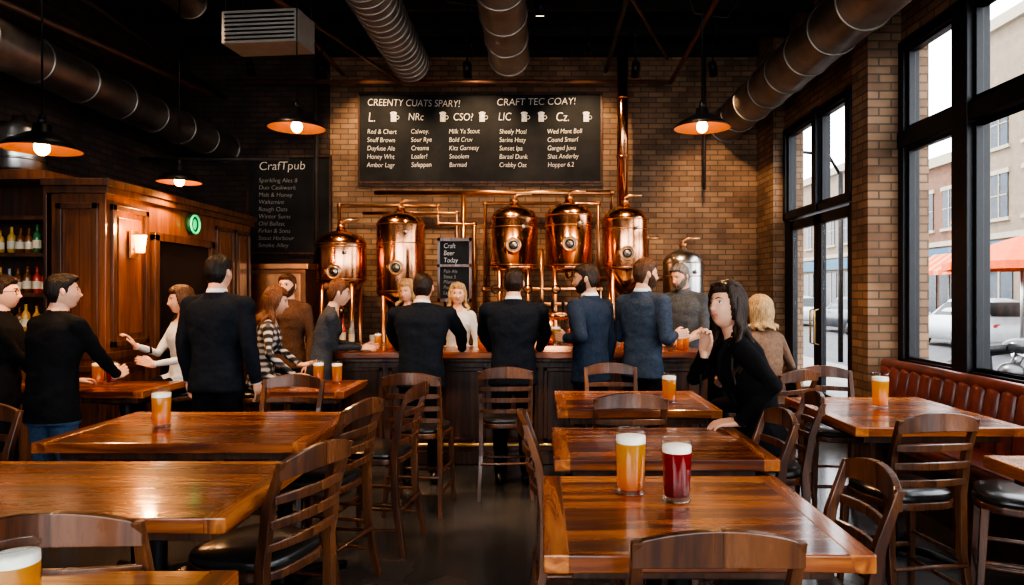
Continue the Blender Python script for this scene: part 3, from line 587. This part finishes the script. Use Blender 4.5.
def build_head(b,M,hair='short',beard=False,glasses=False,seed=0,MI=None,smile=False):
    mi=[]; mw=.025 if smile else .022
    for f in GF:
        c=sum((HP[i] for i in f),V())/4; m=0
        if c.y>.05 and (c.x/mw)**2+((c.z+.0565-.22*abs(c.x))/.0085)**2<1: m=8
        mi.append(m)
    b.add(HP,GF,mi,True,M)
    def fy(x,z):
        t=1-(x/HA)**2-(z/HC)**2; return HBk*math.sqrt(max(t,.02))+feat(x,z)
    for s in(-1,1):
        ex=s*.031; b.ell((ex,.0725,.013),.0125,6,seg=14,rings=10,M=M); b.ell((ex,.0812,.0128),(.0062,.0045,.0062),7,seg=12,rings=8,M=M)
        b.tube([(ex-.014,.0785,.0135),(ex-.006,.0848,.0195),(ex+.006,.0848,.0195),(ex+.014,.0785,.0135)],[.0014,.0024,.0024,.0014],6,7,M=M)
        b.tube([(s*.013,fy(.013,.033)+.0,.032),(s*.028,fy(.028,.037)+.001,.037),(s*.046,fy(.046,.033)-.002,.032)],[.0026,.0034,.0014],6,4,M=M)
        Re=Euler((rad(12),0,rad(s*-22))).to_matrix()
        b.ell((s*.081,-.006,.002),(.009,.017,.029),0,R=Re,seg=12,rings=8,M=M); b.ell((s*.086,.0,.004),(.005,.01,.018),0,R=Re,seg=10,rings=6,M=M)
    if glasses:
        for s in(-1,1):
            b.torus((s*.031,.096,.012),(0,1,0),.021,.0024,24,6,7,M=M); b.tube([(s*.052,.094,.016),(s*.075,.04,.014),(s*.084,-.005,.012)],.002,6,7,M=M)
        b.cyl((-.01,.1,.016),(.01,.1,.016),.002,mat=7,M=M)
    th={'short':.014,'long':.02,'bun':.014,'bob':.02}[hair]; pts=[]
    rs=random.Random(seed); part=rs.uniform(.3,.8)
    for n,p in zip(GP,HP):
        phi=abs(math.atan2(p.x,p.y)); d=V(n); zh=hairline(phi)
        if hair in('long','bob'): zh=.06 if phi<.75 else .06-.14*sm((phi-.75)/.5)
        m=sm((p.z-zh)/.014+ (noise.noise(V((p.x*140,p.y*140,seed)))*.35 if hair=='short' else 0))
        nz=noise.noise(V((p.x*30+seed,p.y*22,p.z*12)))*.007+noise.noise(V((p.x*95+seed,p.y*40,p.z*25)))*.006
        up=sm((p.z-.01)/.07)
        if hair=='short': t=.006+.012*up+.012*up*sm(p.y/.08)*part*1.6
        else: t=th*(1+.5*up)*(1 if phi>.8 else .55+.45*sm((p.z-.05)/.05))
        pts.append(p+d*(-.007+m*(.007+t+nz*(.4+.8*up))))
    b.add(pts,GF,4,True,M)
    if beard:
        bp=[]
        for n,p in zip(GP,HP):
            phi=abs(math.atan2(p.x,p.y)); zt=-.04 if phi<.35 else -.04+.055*sm((phi-.35)/.9)
            m=sm((zt-p.z)/.012)*(1-sm((phi-1.5)/.15))
            if abs(p.x)<.022 and -.067<p.z<-.047: m=0
            bp.append(p+V(n)*(-.006+m*(.0105+noise.noise(p*90)*.003)))
        b.add(bp,GF,4,True,M)
    if hair=='bun': b.ell((0,-.115,.045),(.038,.035,.038),4,M=M)
def long_hair(M,L,seed,front=True,wave=.012,rad_=.1,a0=1.42):
    rng=random.Random(seed); h=MB()
    n=30
    for i in range(n):
        a=a0+(2*math.pi-2*a0)*i/(n-1)
        sx,cy=math.sin(a),math.cos(a)
        pts=[];rs=[];ph=rng.uniform(0,6); LL=L*rng.uniform(.82,1.08)
        sidefront=cy>-.15
        for t in range(15):
            u=t/14; 
            if u<.4:
                z=.105-.21*(u/.4); k=math.sqrt(max(0,1-(z/.135)**2)); rx,ry=(HA+.012)*k,(HBk+.008)*k
                if z<0: rx=max(rx,.084); ry=max(ry,.085)
            else:
                z=-.105-(LL-.105)*(u-.4)/.6; g=sm((u-.4)/.35); rx=.084+.035*g; ry=.085+.03*g
            x=sx*rx; y=cy*ry
            if u>.4:
                w=(u-.4)/.6
                x+=math.sin(ph+u*9)*wave; y+=math.cos(ph+u*8)*wave*.8
                if sidefront and front: y+=.05*w
                elif not sidefront: y-=.02*w
            pts.append((x,y,z)); rs.append(.0155*(1-.55*max(0,(u-.6)/.4)) if u>.1 else .01)
        h.tube([M@V(p) for p in pts],rs,8,0)
    return remesh(h,.0075,1,.35)
def hand(M,side,curl=25,spread=4,k=1.0):
    h=MB()
    offs=[.03,.01,-.01,-.029]; lens=[.07,.079,.073,.057]
    for o,l,kn in zip(offs,lens,(.088,.092,.088,.08)):
        h.tube([(o*.55,-.01,0),(o*.9,.04,.002),(o,kn,0)],[.015,.015,.0105],8)
        p=V((o,kn,0)); sp=rad(spread*o/.02); pts=[p]
        for seg_,fr in enumerate((.46,.31,.23)):
            a=rad(curl)*(.6+seg_*1.0)
            dv=V((math.sin(sp)*math.cos(a)*.5,math.cos(a),-math.sin(a))); p=p+dv*l*fr; pts.append(p)
        h.tube(pts,[.0098,.0092,.0084,.0066],8); h.ell(pts[-1],.0066,seg=8,rings=6); h.ell(pts[0],.0105,seg=8,rings=6); h.ell(pts[1],.0094,seg=8,rings=6)
    a=rad(curl*.5)
    h.tube([(.02,.015,-.004),(.042,.045,-.012-.01*a),(.052,.07,-.018-.02*a),(.052-.01*a,.095,-.022-.03*a)],[.017,.0125,.0105,.0078],8); h.ell((.052-.01*a,.095,-.022-.03*a),.0078,seg=8,rings=6)
    h.ell((0,.045,-.004),(.036,.045,.013))
    h.tube([(0,-.03,0),(0,.01,0)],[.024,.024],10)
    co,fs=remesh(h,.0042,2,.4)
    return [M@V(c) for c in co*k],fs
def basis(side,pos,ydir,tdir):
    y=V(ydir).normalized(); x=V(tdir); x=(x-y*x.dot(y)).normalized(); z=x.cross(y)*(1 if side<0 else -1)
    return Matrix(((x.x,y.x,z.x,pos[0]),(x.y,y.y,z.y,pos[1]),(x.z,y.z,z.z,pos[2]),(0,0,0,1)))
def person(name,x,y,heading,k=1.0,female=False,seat=None,lean=0,side=0,twist=0,head=(0,0,0),L=None,R=None,top='suit',pants='trouser',shirt='white',suit=True,tie=False,hair='short',hm=HB,beard=False,glasses=False,skin=0,sleeve='long',hairlen=.35,hem=-.14,seed=0,headfrac=.5,wave=.012,width=1.0,smile=False):
    W=Matrix.Translation((x,y,0))@Matrix.Rotation(rad(heading),4,'Z'); Wi=W.inverted()
    zp=(.94*k if seat is None else seat+.10); fw=.88 if female else 1.0
    def rot(t):
        f=sm(t/.3) if t>0 else 0
        return Matrix.Rotation(rad(twist)*f,3,'Z')@Matrix.Rotation(-rad(lean)*f,3,'X')@Matrix.Rotation(rad(side)*f,3,'Y')
    def spine(t):
        n=12; q=V((0,0,zp)); 
        if t<=0: return q+V((0,0,t*k)),Matrix.Identity(3)
        for i in range(n): q=q+rot(t*(i+.5)/n)@V((0,0,t/n*k))
        return q,rot(t)
    B=MB()
    if female: rg=[(-.13,.165,.115,-.01),(-.05,.168,.12,-.01),(.05,.15,.11,0),(.17,.122,.092,0),(.28,.14,.105,.004),(.36,.155,.12,.018),(.43,.155,.105,.005),(.47,.14,.085,0),(.505,.095,.07,-.005),(.54,.055,.055,-.005),(.59,.047,.05,.003),(.64,.045,.05,.01)]
    else: rg=[(-.13,.172,.125,-.005),(-.05,.172,.128,-.005),(.07,.16,.122,0),(.17,.158,.118,0),(.28,.185,.126,0),(.37,.203,.132,.003),(.43,.2,.122,0),(.475,.175,.1,-.005),(.51,.12,.08,-.008),(.54,.07,.068,-.006),(.59,.058,.06,.002),(.64,.056,.058,.01)]
    if hem<-.15 or suit: rg=[(hem,rg[0][1]*1.04+.008,rg[0][2]*1.04+.008,0)]+rg[1:]
    if seat is not None: rg=[(-.075,.15,.11,-.01)]+[r for r in rg if r[0]>-.07]
    rings=[]
    for t,a,c,yo in rg:
        q,Rr=spine(t); q=q+Rr@V((0,yo*k,0)); rr=[]; wd=width if t<.5 else 1
        for j in range(28):
            th=2*math.pi*j/28; cs,sn=math.cos(th),math.sin(th); e=.85 if t<.5 else 1
            rr.append(q+Rr@V((a*k*wd*math.copysign(abs(cs)**e,cs),c*k*wd*math.copysign(abs(sn)**e,sn),0)))
        rings.append(rr)
    B.loft(rings)
    segs=[]
    sw=(.16 if female else .195)*k*width; bulk=.009 if suit else 0
    if female: bulk-=.008
    hands=[]
    for s,spec in((-1,L),(1,R)):
        q,Rr=spine(.462); S=q+Rr@V((s*sw,0,-.005)); qn,_=spine(.515)
        B.tube([qn+Rr@V((s*.03*k,0,-.01)),S+Rr@V((-s*.02*k,0,.008))],[.05*k*fw,.058*k*fw],12)
        spec=dict(spec or {})
        wp=spec.get('w'); 
        if wp is not None: Wt=Wi@V(wp)
        else: Wt=V(spec.get('p',(s*(.27 if not female else .22)*k,.06,zp-.11*k)))
        pole=V(spec.get('pole',(s*.5,-1.0,-.2)))
        l1,l2=.285*k,.255*k; d=Wt-S; D=d.length
        if D>(l1+l2)*.985: Wt=S+d.normalized()*(l1+l2)*.985; d=Wt-S; D=d.length
        ca=(l1*l1+D*D-l2*l2)/(2*l1*D); ca=max(-1,min(1,ca)); dn=d.normalized(); pn=(pole-dn*pole.dot(dn)).normalized()
        E=S+dn*l1*ca+pn*l1*math.sqrt(max(0,1-ca*ca))
        r=[.06+bulk,.053+bulk,.045+bulk,.044+bulk,.031+bulk*.6]; r=[a*k*(1 if not female else .93) for a in r]
        B.ell(S,r[0]*1.02); B.tube([S,S.lerp(E,.5),E,E.lerp(Wt,.4),Wt],r,14); B.ell(E,r[2]*.98)
        segs.append((S,E,r[0],r[2],1)); segs.append((E,Wt,r[2],r[4],1 if sleeve=='long' else 0))
        fd=Wt-E; yd=spec.get('dir'); yd=(Wi.to_3x3()@V(yd)) if yd is not None else fd.normalized()
        td=spec.get('thumb'); td=(Wi.to_3x3()@V(td)) if td is not None else (V((0,1,0)) if fd.z<-.1 else V((-s*.8,0,.6)))
        hands.append((s,Wt,fd.normalized(),yd,td,spec.get('curl',28),r[4]))
    for s in(-1,1):
        hp=V((s*.088*k*fw,-.005,zp-.02*k))
        if seat is None:
            an=V((s*.105*k,(-.02 if s<0 else .03),.085)); kn=hp.lerp(an,.5)+V((s*.004,.02,0))
        else:
            kn=hp+V((s*.06,.42*k,0)); kn.z=zp-.1; an=kn+V((0,-.05,-.40*k)); 
            if an.z<.085: an.z=.085
        r=[.098,.088,.066,.062,.05]; r=[a*k*(.95 if female else 1) for a in r]
        B.ell(hp,r[0]*.98); B.tube([hp,hp.lerp(kn,.45),kn,kn.lerp(an,.35),an+V((0,0,.0))],r,16); B.ell(kn,r[2]*.98)
        B.tube([an+V((0,-.045*k,-.04)),an+V((0,.03,-.042)),an+V((s*.012,.11*k,-.046)),an+V((s*.016,.17*k,-.052))],[.036,.042,.038,.028],12)
        B.ell(an+V((s*.016,.175*k,-.052)),.029); B.ell(an+V((0,-.045*k,-.042)),.04)
        segs+= [(hp,kn,r[0],r[2],2),(kn,an+V((0,0,.02)),r[2],r[4],2),(an+V((0,-.05,-.04)),an+V((0,.19,-.05)),.045,.035,3)]
    co,fs=remesh(B,.0125*k,4,.5)
    cen=np.array([co[list(f)].mean(0) for f in fs])
    def segd(P,a,c,ra,rb):
        a=np.array(a);c=np.array(c);ab=c-a;t=np.clip(((P-a)@ab)/max(ab@ab,1e-9),0,1); q=a+t[:,None]*ab; return np.linalg.norm(P-q,axis=1)-(ra+(rb-ra)*t)
    D=np.array([segd(cen,*s_[:4]) for s_ in segs]); tags=np.array([s_[4] for s_ in segs]); arm=np.array([s_[4] in(0,1) for s_ in segs])
    ts=np.linspace(-.14,.64,60); SP=[spine(t) for t in ts]; spp=np.array([tuple(a[0]) for a in SP]); dd=np.linalg.norm(cen[:,None,:]-spp[None],axis=2); ti=dd.argmin(1); tt=ts[ti]; 
    out=np.zeros(len(fs),int)
    leg_i=np.where(~arm)[0]; arm_i=np.where(arm)[0]
    dl=D[leg_i]; da=D[arm_i]
    hz=(cen[:,2]-zp)/k
    for i in range(len(fs)):
        j=arm_i[da[:,i].argmin()]; dA=da[:,i].min(); l=leg_i[dl[:,i].argmin()]
        rl=np.array(SP[ti[i]][1].transposed()@(V(cen[i])-SP[ti[i]][0]))
        if dA<.012 and abs(rl[0])>sw*.82: out[i]=tags[j]
        elif dA<-.0 and tt[i]<.5: out[i]=tags[j]
        elif tt[i]>.548: out[i]=0
        elif hz[i]>hem+.015 and (seat is None or (hz[i]>.0 and cen[i][1]<.15*k+.25*max(0,hz[i])) or cen[i][1]<-.02 and hz[i]>-.06): 
            out[i]=1
            if suit and rl[1]>.03 and tt[i]>.2 and abs(rl[0])<.075*k*(tt[i]-.2)/.33: out[i]=9 if (tie and abs(rl[0])<.018) else 5
            if female and tt[i]>.49 and rl[1]>.02 and abs(rl[0])<.065*k: out[i]=0
        else: out[i]=tags[l]
    cov=[]
    for c in co:
        q=V(c); amp=.008 if c[2]<zp+.5*k else .001
        n=noise.noise(V((q.x*9+seed*3,q.y*9,q.z*14)))+.5*noise.noise(V((q.x*22,q.y*22+seed,q.z*30)))
        ctr=V((0,0,q.z)); dv=(q-ctr); dv.z=0
        cov.append(q+(dv.normalized() if dv.length>1e-4 else V())*n*amp)
    F=MB(); F.add(cov,fs,out,True)
    for s,Wt,fd,yd,td,curl,rw in hands:
        hmx=basis(s,Wt+fd*.012*k,yd,td); hv,hf=hand(hmx,s,curl,4,k*(.93 if female else 1)); F.add(hv,hf,0,True)
        if sleeve=='long': F.tube([Wt-fd*.012,Wt+fd*.006],[rw+.004,rw+.003],14,1); 
        if suit and not female: F.tube([Wt,Wt+fd*.016],[rw-.001,rw-.001],14,5)
    if not female and (suit or top=='polo'):
        rs=[]
        for t,a,c,yo in((.52,.08*fw,.076*fw,-.006),(.556,.069*fw,.072*fw,-.003),(.574,.064*fw,.067*fw,.001)):
            q,Rr=spine(t); rs.append([q+Rr@V((a*k*math.cos(2*math.pi*j/24),yo+c*k*math.sin(2*math.pi*j/24),-.016*max(0,math.sin(2*math.pi*j/24)))) for j in range(24)])
        F.loft(rs,5 if suit else 1,caps=False)
    if suit and not female:
            rs=[]
            for t,a,c,yo in((.495,.12,.09,-.006),(.52,.09*fw,.085*fw,-.01),(.548,.075*fw,.079*fw,-.01)):
                q,Rr=spine(t); rs.append([q+Rr@V((a*fw*k*math.cos(2*math.pi*j/24),yo+c*k*math.sin(2*math.pi*j/24),-.03*max(0,math.sin(2*math.pi*j/24)))) for j in range(24)])
            F.loft(rs,1,caps=False)
    if suit:
            for s in(-1,1):
                pts=[spine(t)[0]+spine(t)[1]@V((s*xx*k*fw,yy*k,0)) for t,xx,yy in((.53,.062,-.02),(.52,.07,.05),(.46,.075,.11),(.38,.055,.137),(.28,.025,.13),(.2,.008,.122))]
                F.tube(pts,[.012,.016,.02,.02,.014,.006],8,1)
    qh,Rh=spine(.6); yw,pt,rl_=head
    Rn=Matrix.Identity(3).to_quaternion().slerp(Rh.to_quaternion(),1-headfrac).to_matrix()
    Rt=Rn@Matrix.Rotation(rad(yw),3,'Z')@Matrix.Rotation(rad(pt),3,'X')@Matrix.Rotation(rad(rl_),3,'Y')
    hc=qh+Rt@V((0,.018*k,.078*k)); ks=k*(.97 if female else 1.0)
    HM=Matrix.Translation(hc)@Rt.to_4x4()@Matrix.Scale(ks,4)
    build_head(F,HM,hair,beard,glasses,seed,smile=smile)
    if hair in('long','bob'):
        c2,f2=long_hair(HM,hairlen if hair=='long' else .15,seed+5,wave=wave); F.add(c2,f2,4,True)
    ob=F.obj(name,[SKIN[skin],C[top],C[pants],C['shoe'],hm,C[shirt],EYEW,IRIS,LIPS,C['tie']],loc=(x,y,0),rz=heading)
    return ob
person('man_with_glasses',-3.72,4.82,-70,.96,top='black',suit=False,glasses=True,hm=HDB,R=dict(w=(-3.45,5.0,.95),dir=(.5,1,0)),L=dict(w=(-3.6,5.1,.9),dir=(.5,1,0)),seed=1)
person('man_in_black_sweater',-3.17,4.55,-22,.965,top='black',pants='jeans',suit=False,hem=-.2,hm=HB,head=(-28,4,0),lean=6,R=dict(w=(-2.95,4.9,.97),dir=(.1,1,.3),thumb=(-.4,0,1),pole=(1,-.6,-.8)),L=dict(w=(-3.3,5.0,.9),dir=(.3,1,0)),seed=2,width=1.06)
person('woman_in_white_shirt',-3.05,6.0,140,.99,True,seat=.72,top='white',suit=False,hair='long',hm=HBR,hairlen=.28,head=(-10,-4,0),smile=True,R=dict(w=(-3.3,5.72,1.12),dir=(-.4,-.3,.8),thumb=(.3,-.6,.3)),L=dict(w=(-3.12,5.66,.98),dir=(-.7,-.3,.3),thumb=(0,.3,1)),seed=3)
person('man_in_black_suit',-2.36,5.12,-12,1.05,top='suit',hm=HB,head=(0,2,0),seed=4,width=1.08)
person('woman_in_plaid_jacket',-2.36,5.93,-70,.99,True,seat=.72,lean=10,top='plaid',suit=False,hair='long',hm=HAU,hairlen=.27,head=(-5,-6,0),R=dict(w=(-1.98,5.62,.9),dir=(1,-.1,0),thumb=(0,1,.2)),L=dict(w=(-2.0,5.85,.95),dir=(1,-.2,0)),seed=5)
person('man_at_bar_end',-2.5,6.95,165,1.0,top='brown',suit=False,hm=HBR,head=(10,0,0),seed=6,beard=True)
person('woman_in_grey_sweater',-1.9,6.06,-72,.97,True,lean=16,top='grey',suit=False,hair='bun',hm=HAU,head=(0,-2,0),R=dict(w=(-1.6,6.22,1.07),dir=(1,.1,0)),L=dict(w=(-1.62,6.4,1.06),dir=(.9,.3,0),thumb=(0,0,1)),seed=7)
person('blonde_bartender',-1.36,7.25,150,.97,True,top='black',suit=False,hair='bob',hm=HBL,head=(10,-6,0),seed=8)
person('man_in_charcoal_suit',-.97,5.72,2,.99,top='suit',lean=10,hm=HDB,L=dict(w=(-1.25,6.2,1.07),dir=(.4,1,0),pole=(-1,-.3,-.3)),R=dict(w=(-.69,6.2,1.07),dir=(-.4,1,0),pole=(1,-.3,-.3)),seed=9,width=1.12)
person('woman_in_white_top',-.84,7.15,165,.95,True,top='white',suit=False,hair='long',hm=HBL,hairlen=.2,head=(20,0,0),seed=10,smile=True)
person('man_in_dark_suit',-.22,5.76,0,1.01,top='suit',hm=HDB,lean=5,L=dict(w=(-.44,6.2,1.07),dir=(.3,1,0),pole=(-1,-.5,-.3)),R=dict(w=(.0,6.2,1.07),dir=(-.3,1,0),pole=(1,-.5,-.3)),seed=11,width=1.1)
person('man_in_navy_suit',.42,5.78,48,1.03,top='navy',hm=HDB,beard=True,skin=1,head=(34,-4,0),lean=2,L=dict(w=(.22,5.7,1.19),dir=(-.75,.5,.1),thumb=(0,0,1),curl=42),seed=12)
put('beer_glass',beermesh('beer_glass',.16,.036,AMBER),(.135,5.80,1.13))
person('man_in_slate_suit',.86,5.86,-48,1.055,top='slate',hm=HBR,beard=True,head=(-26,-2,0),R=dict(w=(1.12,5.86,1.2),dir=(1,.3,.1),thumb=(0,0,1)),L=dict(w=(.95,6.16,1.15),dir=(1,.2,0),thumb=(0,0,1)),seed=13)
person('man_in_grey_polo',1.47,7.12,140,1.065,top='polo',suit=False,hm=HGR,beard=True,sleeve='short',lean=5,head=(-10,-12,0),R=dict(w=(1.2,6.83,1.09),dir=(-.4,-1,0),thumb=(1,-.3,0)),L=dict(w=(1.4,6.8,1.09),dir=(-.6,-1,0)),seed=14,width=1.1)
person('woman_near_door',1.9,7.4,100,.95,True,top='black',suit=False,hair='long',hm=HDB,hairlen=.25,seed=15)
person('woman_in_tan_jacket',1.73,5.3,30,.97,True,seat=.66,top='tan',suit=False,hair='bob',hm=HBL,lean=8,L=dict(w=(1.45,5.65,.85),pole=(-1,0,-.5)),R=dict(w=(1.9,5.7,.85)),seed=16)
person('woman_in_black_blazer',1.23,3.9,80,1.1,True,seat=.66,lean=20,side=-2,top='black',shirt='brown',suit=True,hair='long',hm=HDB,hairlen=.38,head=(40,10,4),headfrac=.8,wave=.02,smile=True,width=1.06,
 R=dict(w=(.9,3.84,1.225),dir=(.1,-.03,1),thumb=(.7,-.7,.1),curl=55,pole=(.5,.8,-1)),L=dict(w=(1.03,3.60,.9),dir=(-1,.15,-.05),thumb=(0,1,.2),curl=25,pole=(-.8,-.3,-.6)),seed=17)
# ------------------------------------------------------------------ exterior
ASPH=mat('asphalt',(.07,.07,.075),.8,0,.2,3); PAVE=mat('pavement',(.17,.16,.15),.8,0,.15,4)
b=MB(); b.bb(3.5,60,-20,80,-.25,-.13); b.obj('street',[ASPH],center=False)
b=MB(); b.bb(3.5,6.5,-20,80,-.12,0); b.obj('sidewalk',[PAVE],center=False)
b=MB(); b.bb(17.5,19.7,-20,80,-.12,0); b.obj('sidewalk',[PAVE],center=False)
BG1=mat('facade_stone',(.18,.135,.095),.85,0,.12,3); BG2=mat('facade_brick',(.14,.07,.045),.85,0,.15,5); WG=mat('facade_glass',(.02,.028,.04),.25,.0,.3,2); TEAL=mat('teal_fascia',(.008,.075,.13),.5); ORNG=mat('orange_canvas',(.5,.08,.015),.8); CREAM=mat('cream_trim',(.28,.24,.18),.7)
def building(x,y0,y1,h,fm,shop):
    b=MB(); b.bb(x,x+8,y0,y1,-.1,h,0)
    b.bb(x-.25,x,y0,y1,h-.5,h,3); b.bb(x-.15,x,y0,y1,3.9,4.15,3)
    nx=int((y1-y0)/2.0); 
    for i in range(nx):
        yc=y0+(i+.5)*(y1-y0)/nx
        z=4.8
        while z+2<h-.6:
            b.bb(x-.05,x+.0,yc-.55,yc+.55,z,z+1.9,1); b.bb(x-.12,x,yc-.7,yc+.7,z-.15,z,3); b.bb(x-.1,x,yc-.68,yc+.68,z+1.9,z+2.1,3); b.bb(x-.08,x,yc-.03,yc+.03,z,z+1.9,3); b.bb(x-.08,x,yc-.55,yc+.55,z+.95,z+1.0,3); z+=3.1
        b.bb(x-.05,x,yc-.85,yc+.85,.5,2.9,1); b.bb(x-.08,x,yc-.05,yc+.05,.1,2.9,3)
    b.bb(x-.2,x,y0+.1,y1-.1,3.1,3.8,2)
    b.obj(shop,[fm,WG,TEAL,CREAM])
building(20,10,31.5,13.5,BG1,'stone_building'); building(20.5,32,44,8.5,BG2,'brick_building'); building(20,45,75,10,BG1,'stone_building')
cu=bpy.data.curves.new('shop_lettering','FONT'); cu.body='PUBS'; cu.size=.7; cu.extrude=.02; cu.materials.append(CHALK); o=bpy.data.objects.new('shop_sign_lettering',cu); SC.collection.objects.link(o); o.location=(19.78,28.6,3.2); o.rotation_euler=(rad(90),0,rad(-90))
def awning(y0,y1,z,m,name,x=19.8):
    b=MB(); n=10
    for i in range(n):
        a,c=y0+(y1-y0)*i/n,y0+(y1-y0)*(i+1)/n
        b.add([(x,a,z+.9),(x,c,z+.9),(x-1.3,c,z),(x-1.3,a,z),(x-1.3,c,z-.2),(x-1.3,a,z-.2),(x,a,z),(x,c,z)],[(0,1,2,3),(3,2,4,5)]+([(0,3,6)] if i==0 else [])+([(1,7,2)] if i==n-1 else []),0 if i%2==0 else 1,False)
    b.obj(name,[m,mat('canvas_light',(.5,.2,.1),.8)])
awning(32.2,36,2.6,ORNG,'shop_awning',20.25)
b=MB(); b.cyl((0,0,-.12),(0,0,3.0),.04,mat=1); rr=1.9
pr=[(.02,3.05),(.6,2.88),(1.2,2.65),(rr,2.35),(rr,2.15)]; b.lathe(pr,(0,0,0),8,0,smooth=False); b.lathe([(.25,-.0),(.25,.1),(.05,.12)],(0,0,-.12),16,1)
b.obj('patio_umbrella',[ORNG,STEEL],loc=(12.6,18.3,0))
def car(x,y,rz,m,name='car'):
    b=MB()
    def ring(xx,hw,zb,zm,zt,tw): return [V((xx,-hw,zb)),V((xx,-hw*1.02,zm)),V((xx,-tw,zt)),V((xx,tw,zt)),V((xx,hw*1.02,zm)),V((xx,hw,zb))]
    b.loft([ring(-2.3,.7,.35,.6,.75,.6),ring(-2.2,.86,.28,.65,.95,.74),ring(-1.3,.9,.25,.7,1.0,.8),ring(0,.9,.25,.7,1.0,.82),ring(1.0,.9,.25,.7,.98,.8),ring(1.9,.86,.27,.62,.85,.74),ring(2.25,.75,.32,.55,.7,.62),ring(2.32,.65,.38,.5,.6,.55)],0)
    b.loft([ring(-2.0,.72,.9,.95,1.0,.7),ring(-1.5,.74,.9,1.15,1.42,.6),ring(-.6,.76,.9,1.15,1.52,.62),ring(.2,.76,.9,1.15,1.48,.6),ring(1.15,.74,.9,.93,.97,.7)],0)
    for s in(-1,1):
        b.add([(-1.45,s*.79,1.0),(-.5,s*.8,1.0),(-.5,s*.69,1.43),(-1.3,s*.69,1.38)],[(0,1,2,3)],1,False); b.add([(-.42,s*.8,1.0),(.75,s*.8,1.0),(.2,s*.7,1.4),(-.42,s*.69,1.43)],[(0,1,2,3)],1,False)
        for wx in(-1.4,1.4): b.torus((wx,s*.82,.33),(0,1,0),.24,.09,28,10,2); b.cyl((wx,s*.8,.33),(wx,s*.9,.33),.2,mat=3); b.cyl((wx,s*.7,.36),(wx,s*.895,.36),.36,mat=2,seg=24)
        b.ell((2.22,s*.55,.62),(.08,.16,.07),4); b.ell((-2.24,s*.6,.75),(.05,.14,.08),5); b.box((.85,s*.95,1.02),(.12,.16,.1),0)
    b.add([(.28,-.58,1.49),(.28,.58,1.49),(1.1,.66,1.03),(1.1,-.66,1.03)],[(0,1,2,3)],1,False); b.add([(-1.58,-.56,1.41),(-1.58,.56,1.41),(-2.04,.66,1.02),(-2.04,-.66,1.02)],[(3,2,1,0)],1,False)
    b.obj(name,[m,mat('car_glass',(.01,.012,.015),.3,0,.1),mat('tyre',(.008,.008,.008),.8),mat('wheel_alloy',(.15,.15,.15),.4,.8,.1),mat('headlamp',(.5,.5,.5),.1),mat('tail_lamp',(.3,.015,.015),.2)],loc=(x,y,-.13),rz=rz)
WHITEC=mat('car_paint_white',(.4,.41,.42),.35,0,.03,coat=.3); GREYC=mat('car_paint_dark',(.03,.035,.045),.35,.2,.03,coat=.3)
car(13.3,21.5,88,WHITEC); car(13.2,29.5,90,GREYC); car(13.3,37,90,WHITEC)
b=MB(); 
for yy in(-.68,.68):
    b.torus((0,yy,.33),(1,0,0),.285,.05,32,10,0); b.torus((0,yy,.33),(1,0,0),.24,.012,32,6,1); b.cyl((-.06,yy,.33),(.06,yy,.33),.05,mat=1)
    for i in range(14):
        a=2*math.pi*i/14; b.cyl((0,yy,.33),(0,yy+.24*math.cos(a),.33+.24*math.sin(a)),.004,seg=5,mat=1)
for s in(-1,1):
    b.tube([(s*.07,.68,.33),(s*.07,.42,.95)],.02,8,1); b.tube([(s*.08,-.68,.33),(s*.08,-.25,.45)],.02,8,0); b.tube([(s*.1,-.6,.38),(s*.1,-.45,.8)],.018,8,1); b.tube([(0,.4,.98),(s*.2,.38,1.05),(s*.36,.25,1.03)],.014,8,1)
b.tube([(0,.42,.92),(0,.15,.8),(0,-.3,.72)],.03,8,0); b.tube([(0,.42,.85),(0,.2,.35),(0,-.25,.32),(0,-.3,.72)],.022,8,0)
b.ell((0,.12,.86),(.13,.26,.12),2); b.loft([[V((a*w,y_,z+c*.05)) for a,c in((-1,-1),(1,-1),(1,1),(-1,1))] for y_,w,z in((-.1,.1,.83),(-.35,.13,.8),(-.7,.11,.86),(-.82,.07,.9))],0); b.ell((0,-.02,.45),(.14,.2,.16),1); b.cyl((0,.0,.5),(0,.1,.72),.07,mat=1); b.ell((0,.52,.9),(.09,.08,.09),1); b.tube([(.14,.1,.4),(.15,-.2,.3),(.15,-.8,.35)],[.025,.03,.045],10,1)
b.obj('motorcycle',[mat('moto_black',(.01,.01,.011),.5),mat('moto_steel',(.12,.12,.12),.35,.9,.1),mat('moto_tank',(.02,.02,.022),.2,0,.05,coat=.8)],loc=(7.35,10.9,-.13),rz=-110)
b=MB(); b.cyl((0,0,-.13),(0,0,4.5),.06); b.tube([(0,0,4.4),(-.3,0,4.9),(-1.2,0,5.0)],.04,8,0); b.ell((-1.3,0,4.95),(.3,.12,.07)); b.obj('street_lamp',[BLACKM],loc=(7.3,17,0))
# ------------------------------------------------------------------ light
w=bpy.data.worlds.new('sky'); SC.world=w; w.use_nodes=True; bg=w.node_tree.nodes['Background']; bg.inputs[0].default_value=(.9,.95,1,1); bg.inputs[1].default_value=6.5
s=addlight('SUN','sun',(0,0,20),5,(1,.93,.84)); s.data.angle=rad(4); s.rotation_euler=V((.55,.35,-1)).to_track_quat('-Z','Y').to_euler()
try: SC.view_settings.look='AgX - High Contrast'
except Exception as e: print('look',e)
# ------------------------------------------------------------------ camera
cd=bpy.data.cameras.new('camera'); cam=bpy.data.objects.new('camera',cd); SC.collection.objects.link(cam); cam.location=(0,0,1.56); cam.rotation_euler=(rad(90),0,0)
cd.sensor_width=36; cd.lens=36*700/1024; cd.shift_x=-28/1024; cd.clip_start=.05; cd.clip_end=300
SC.camera=cam
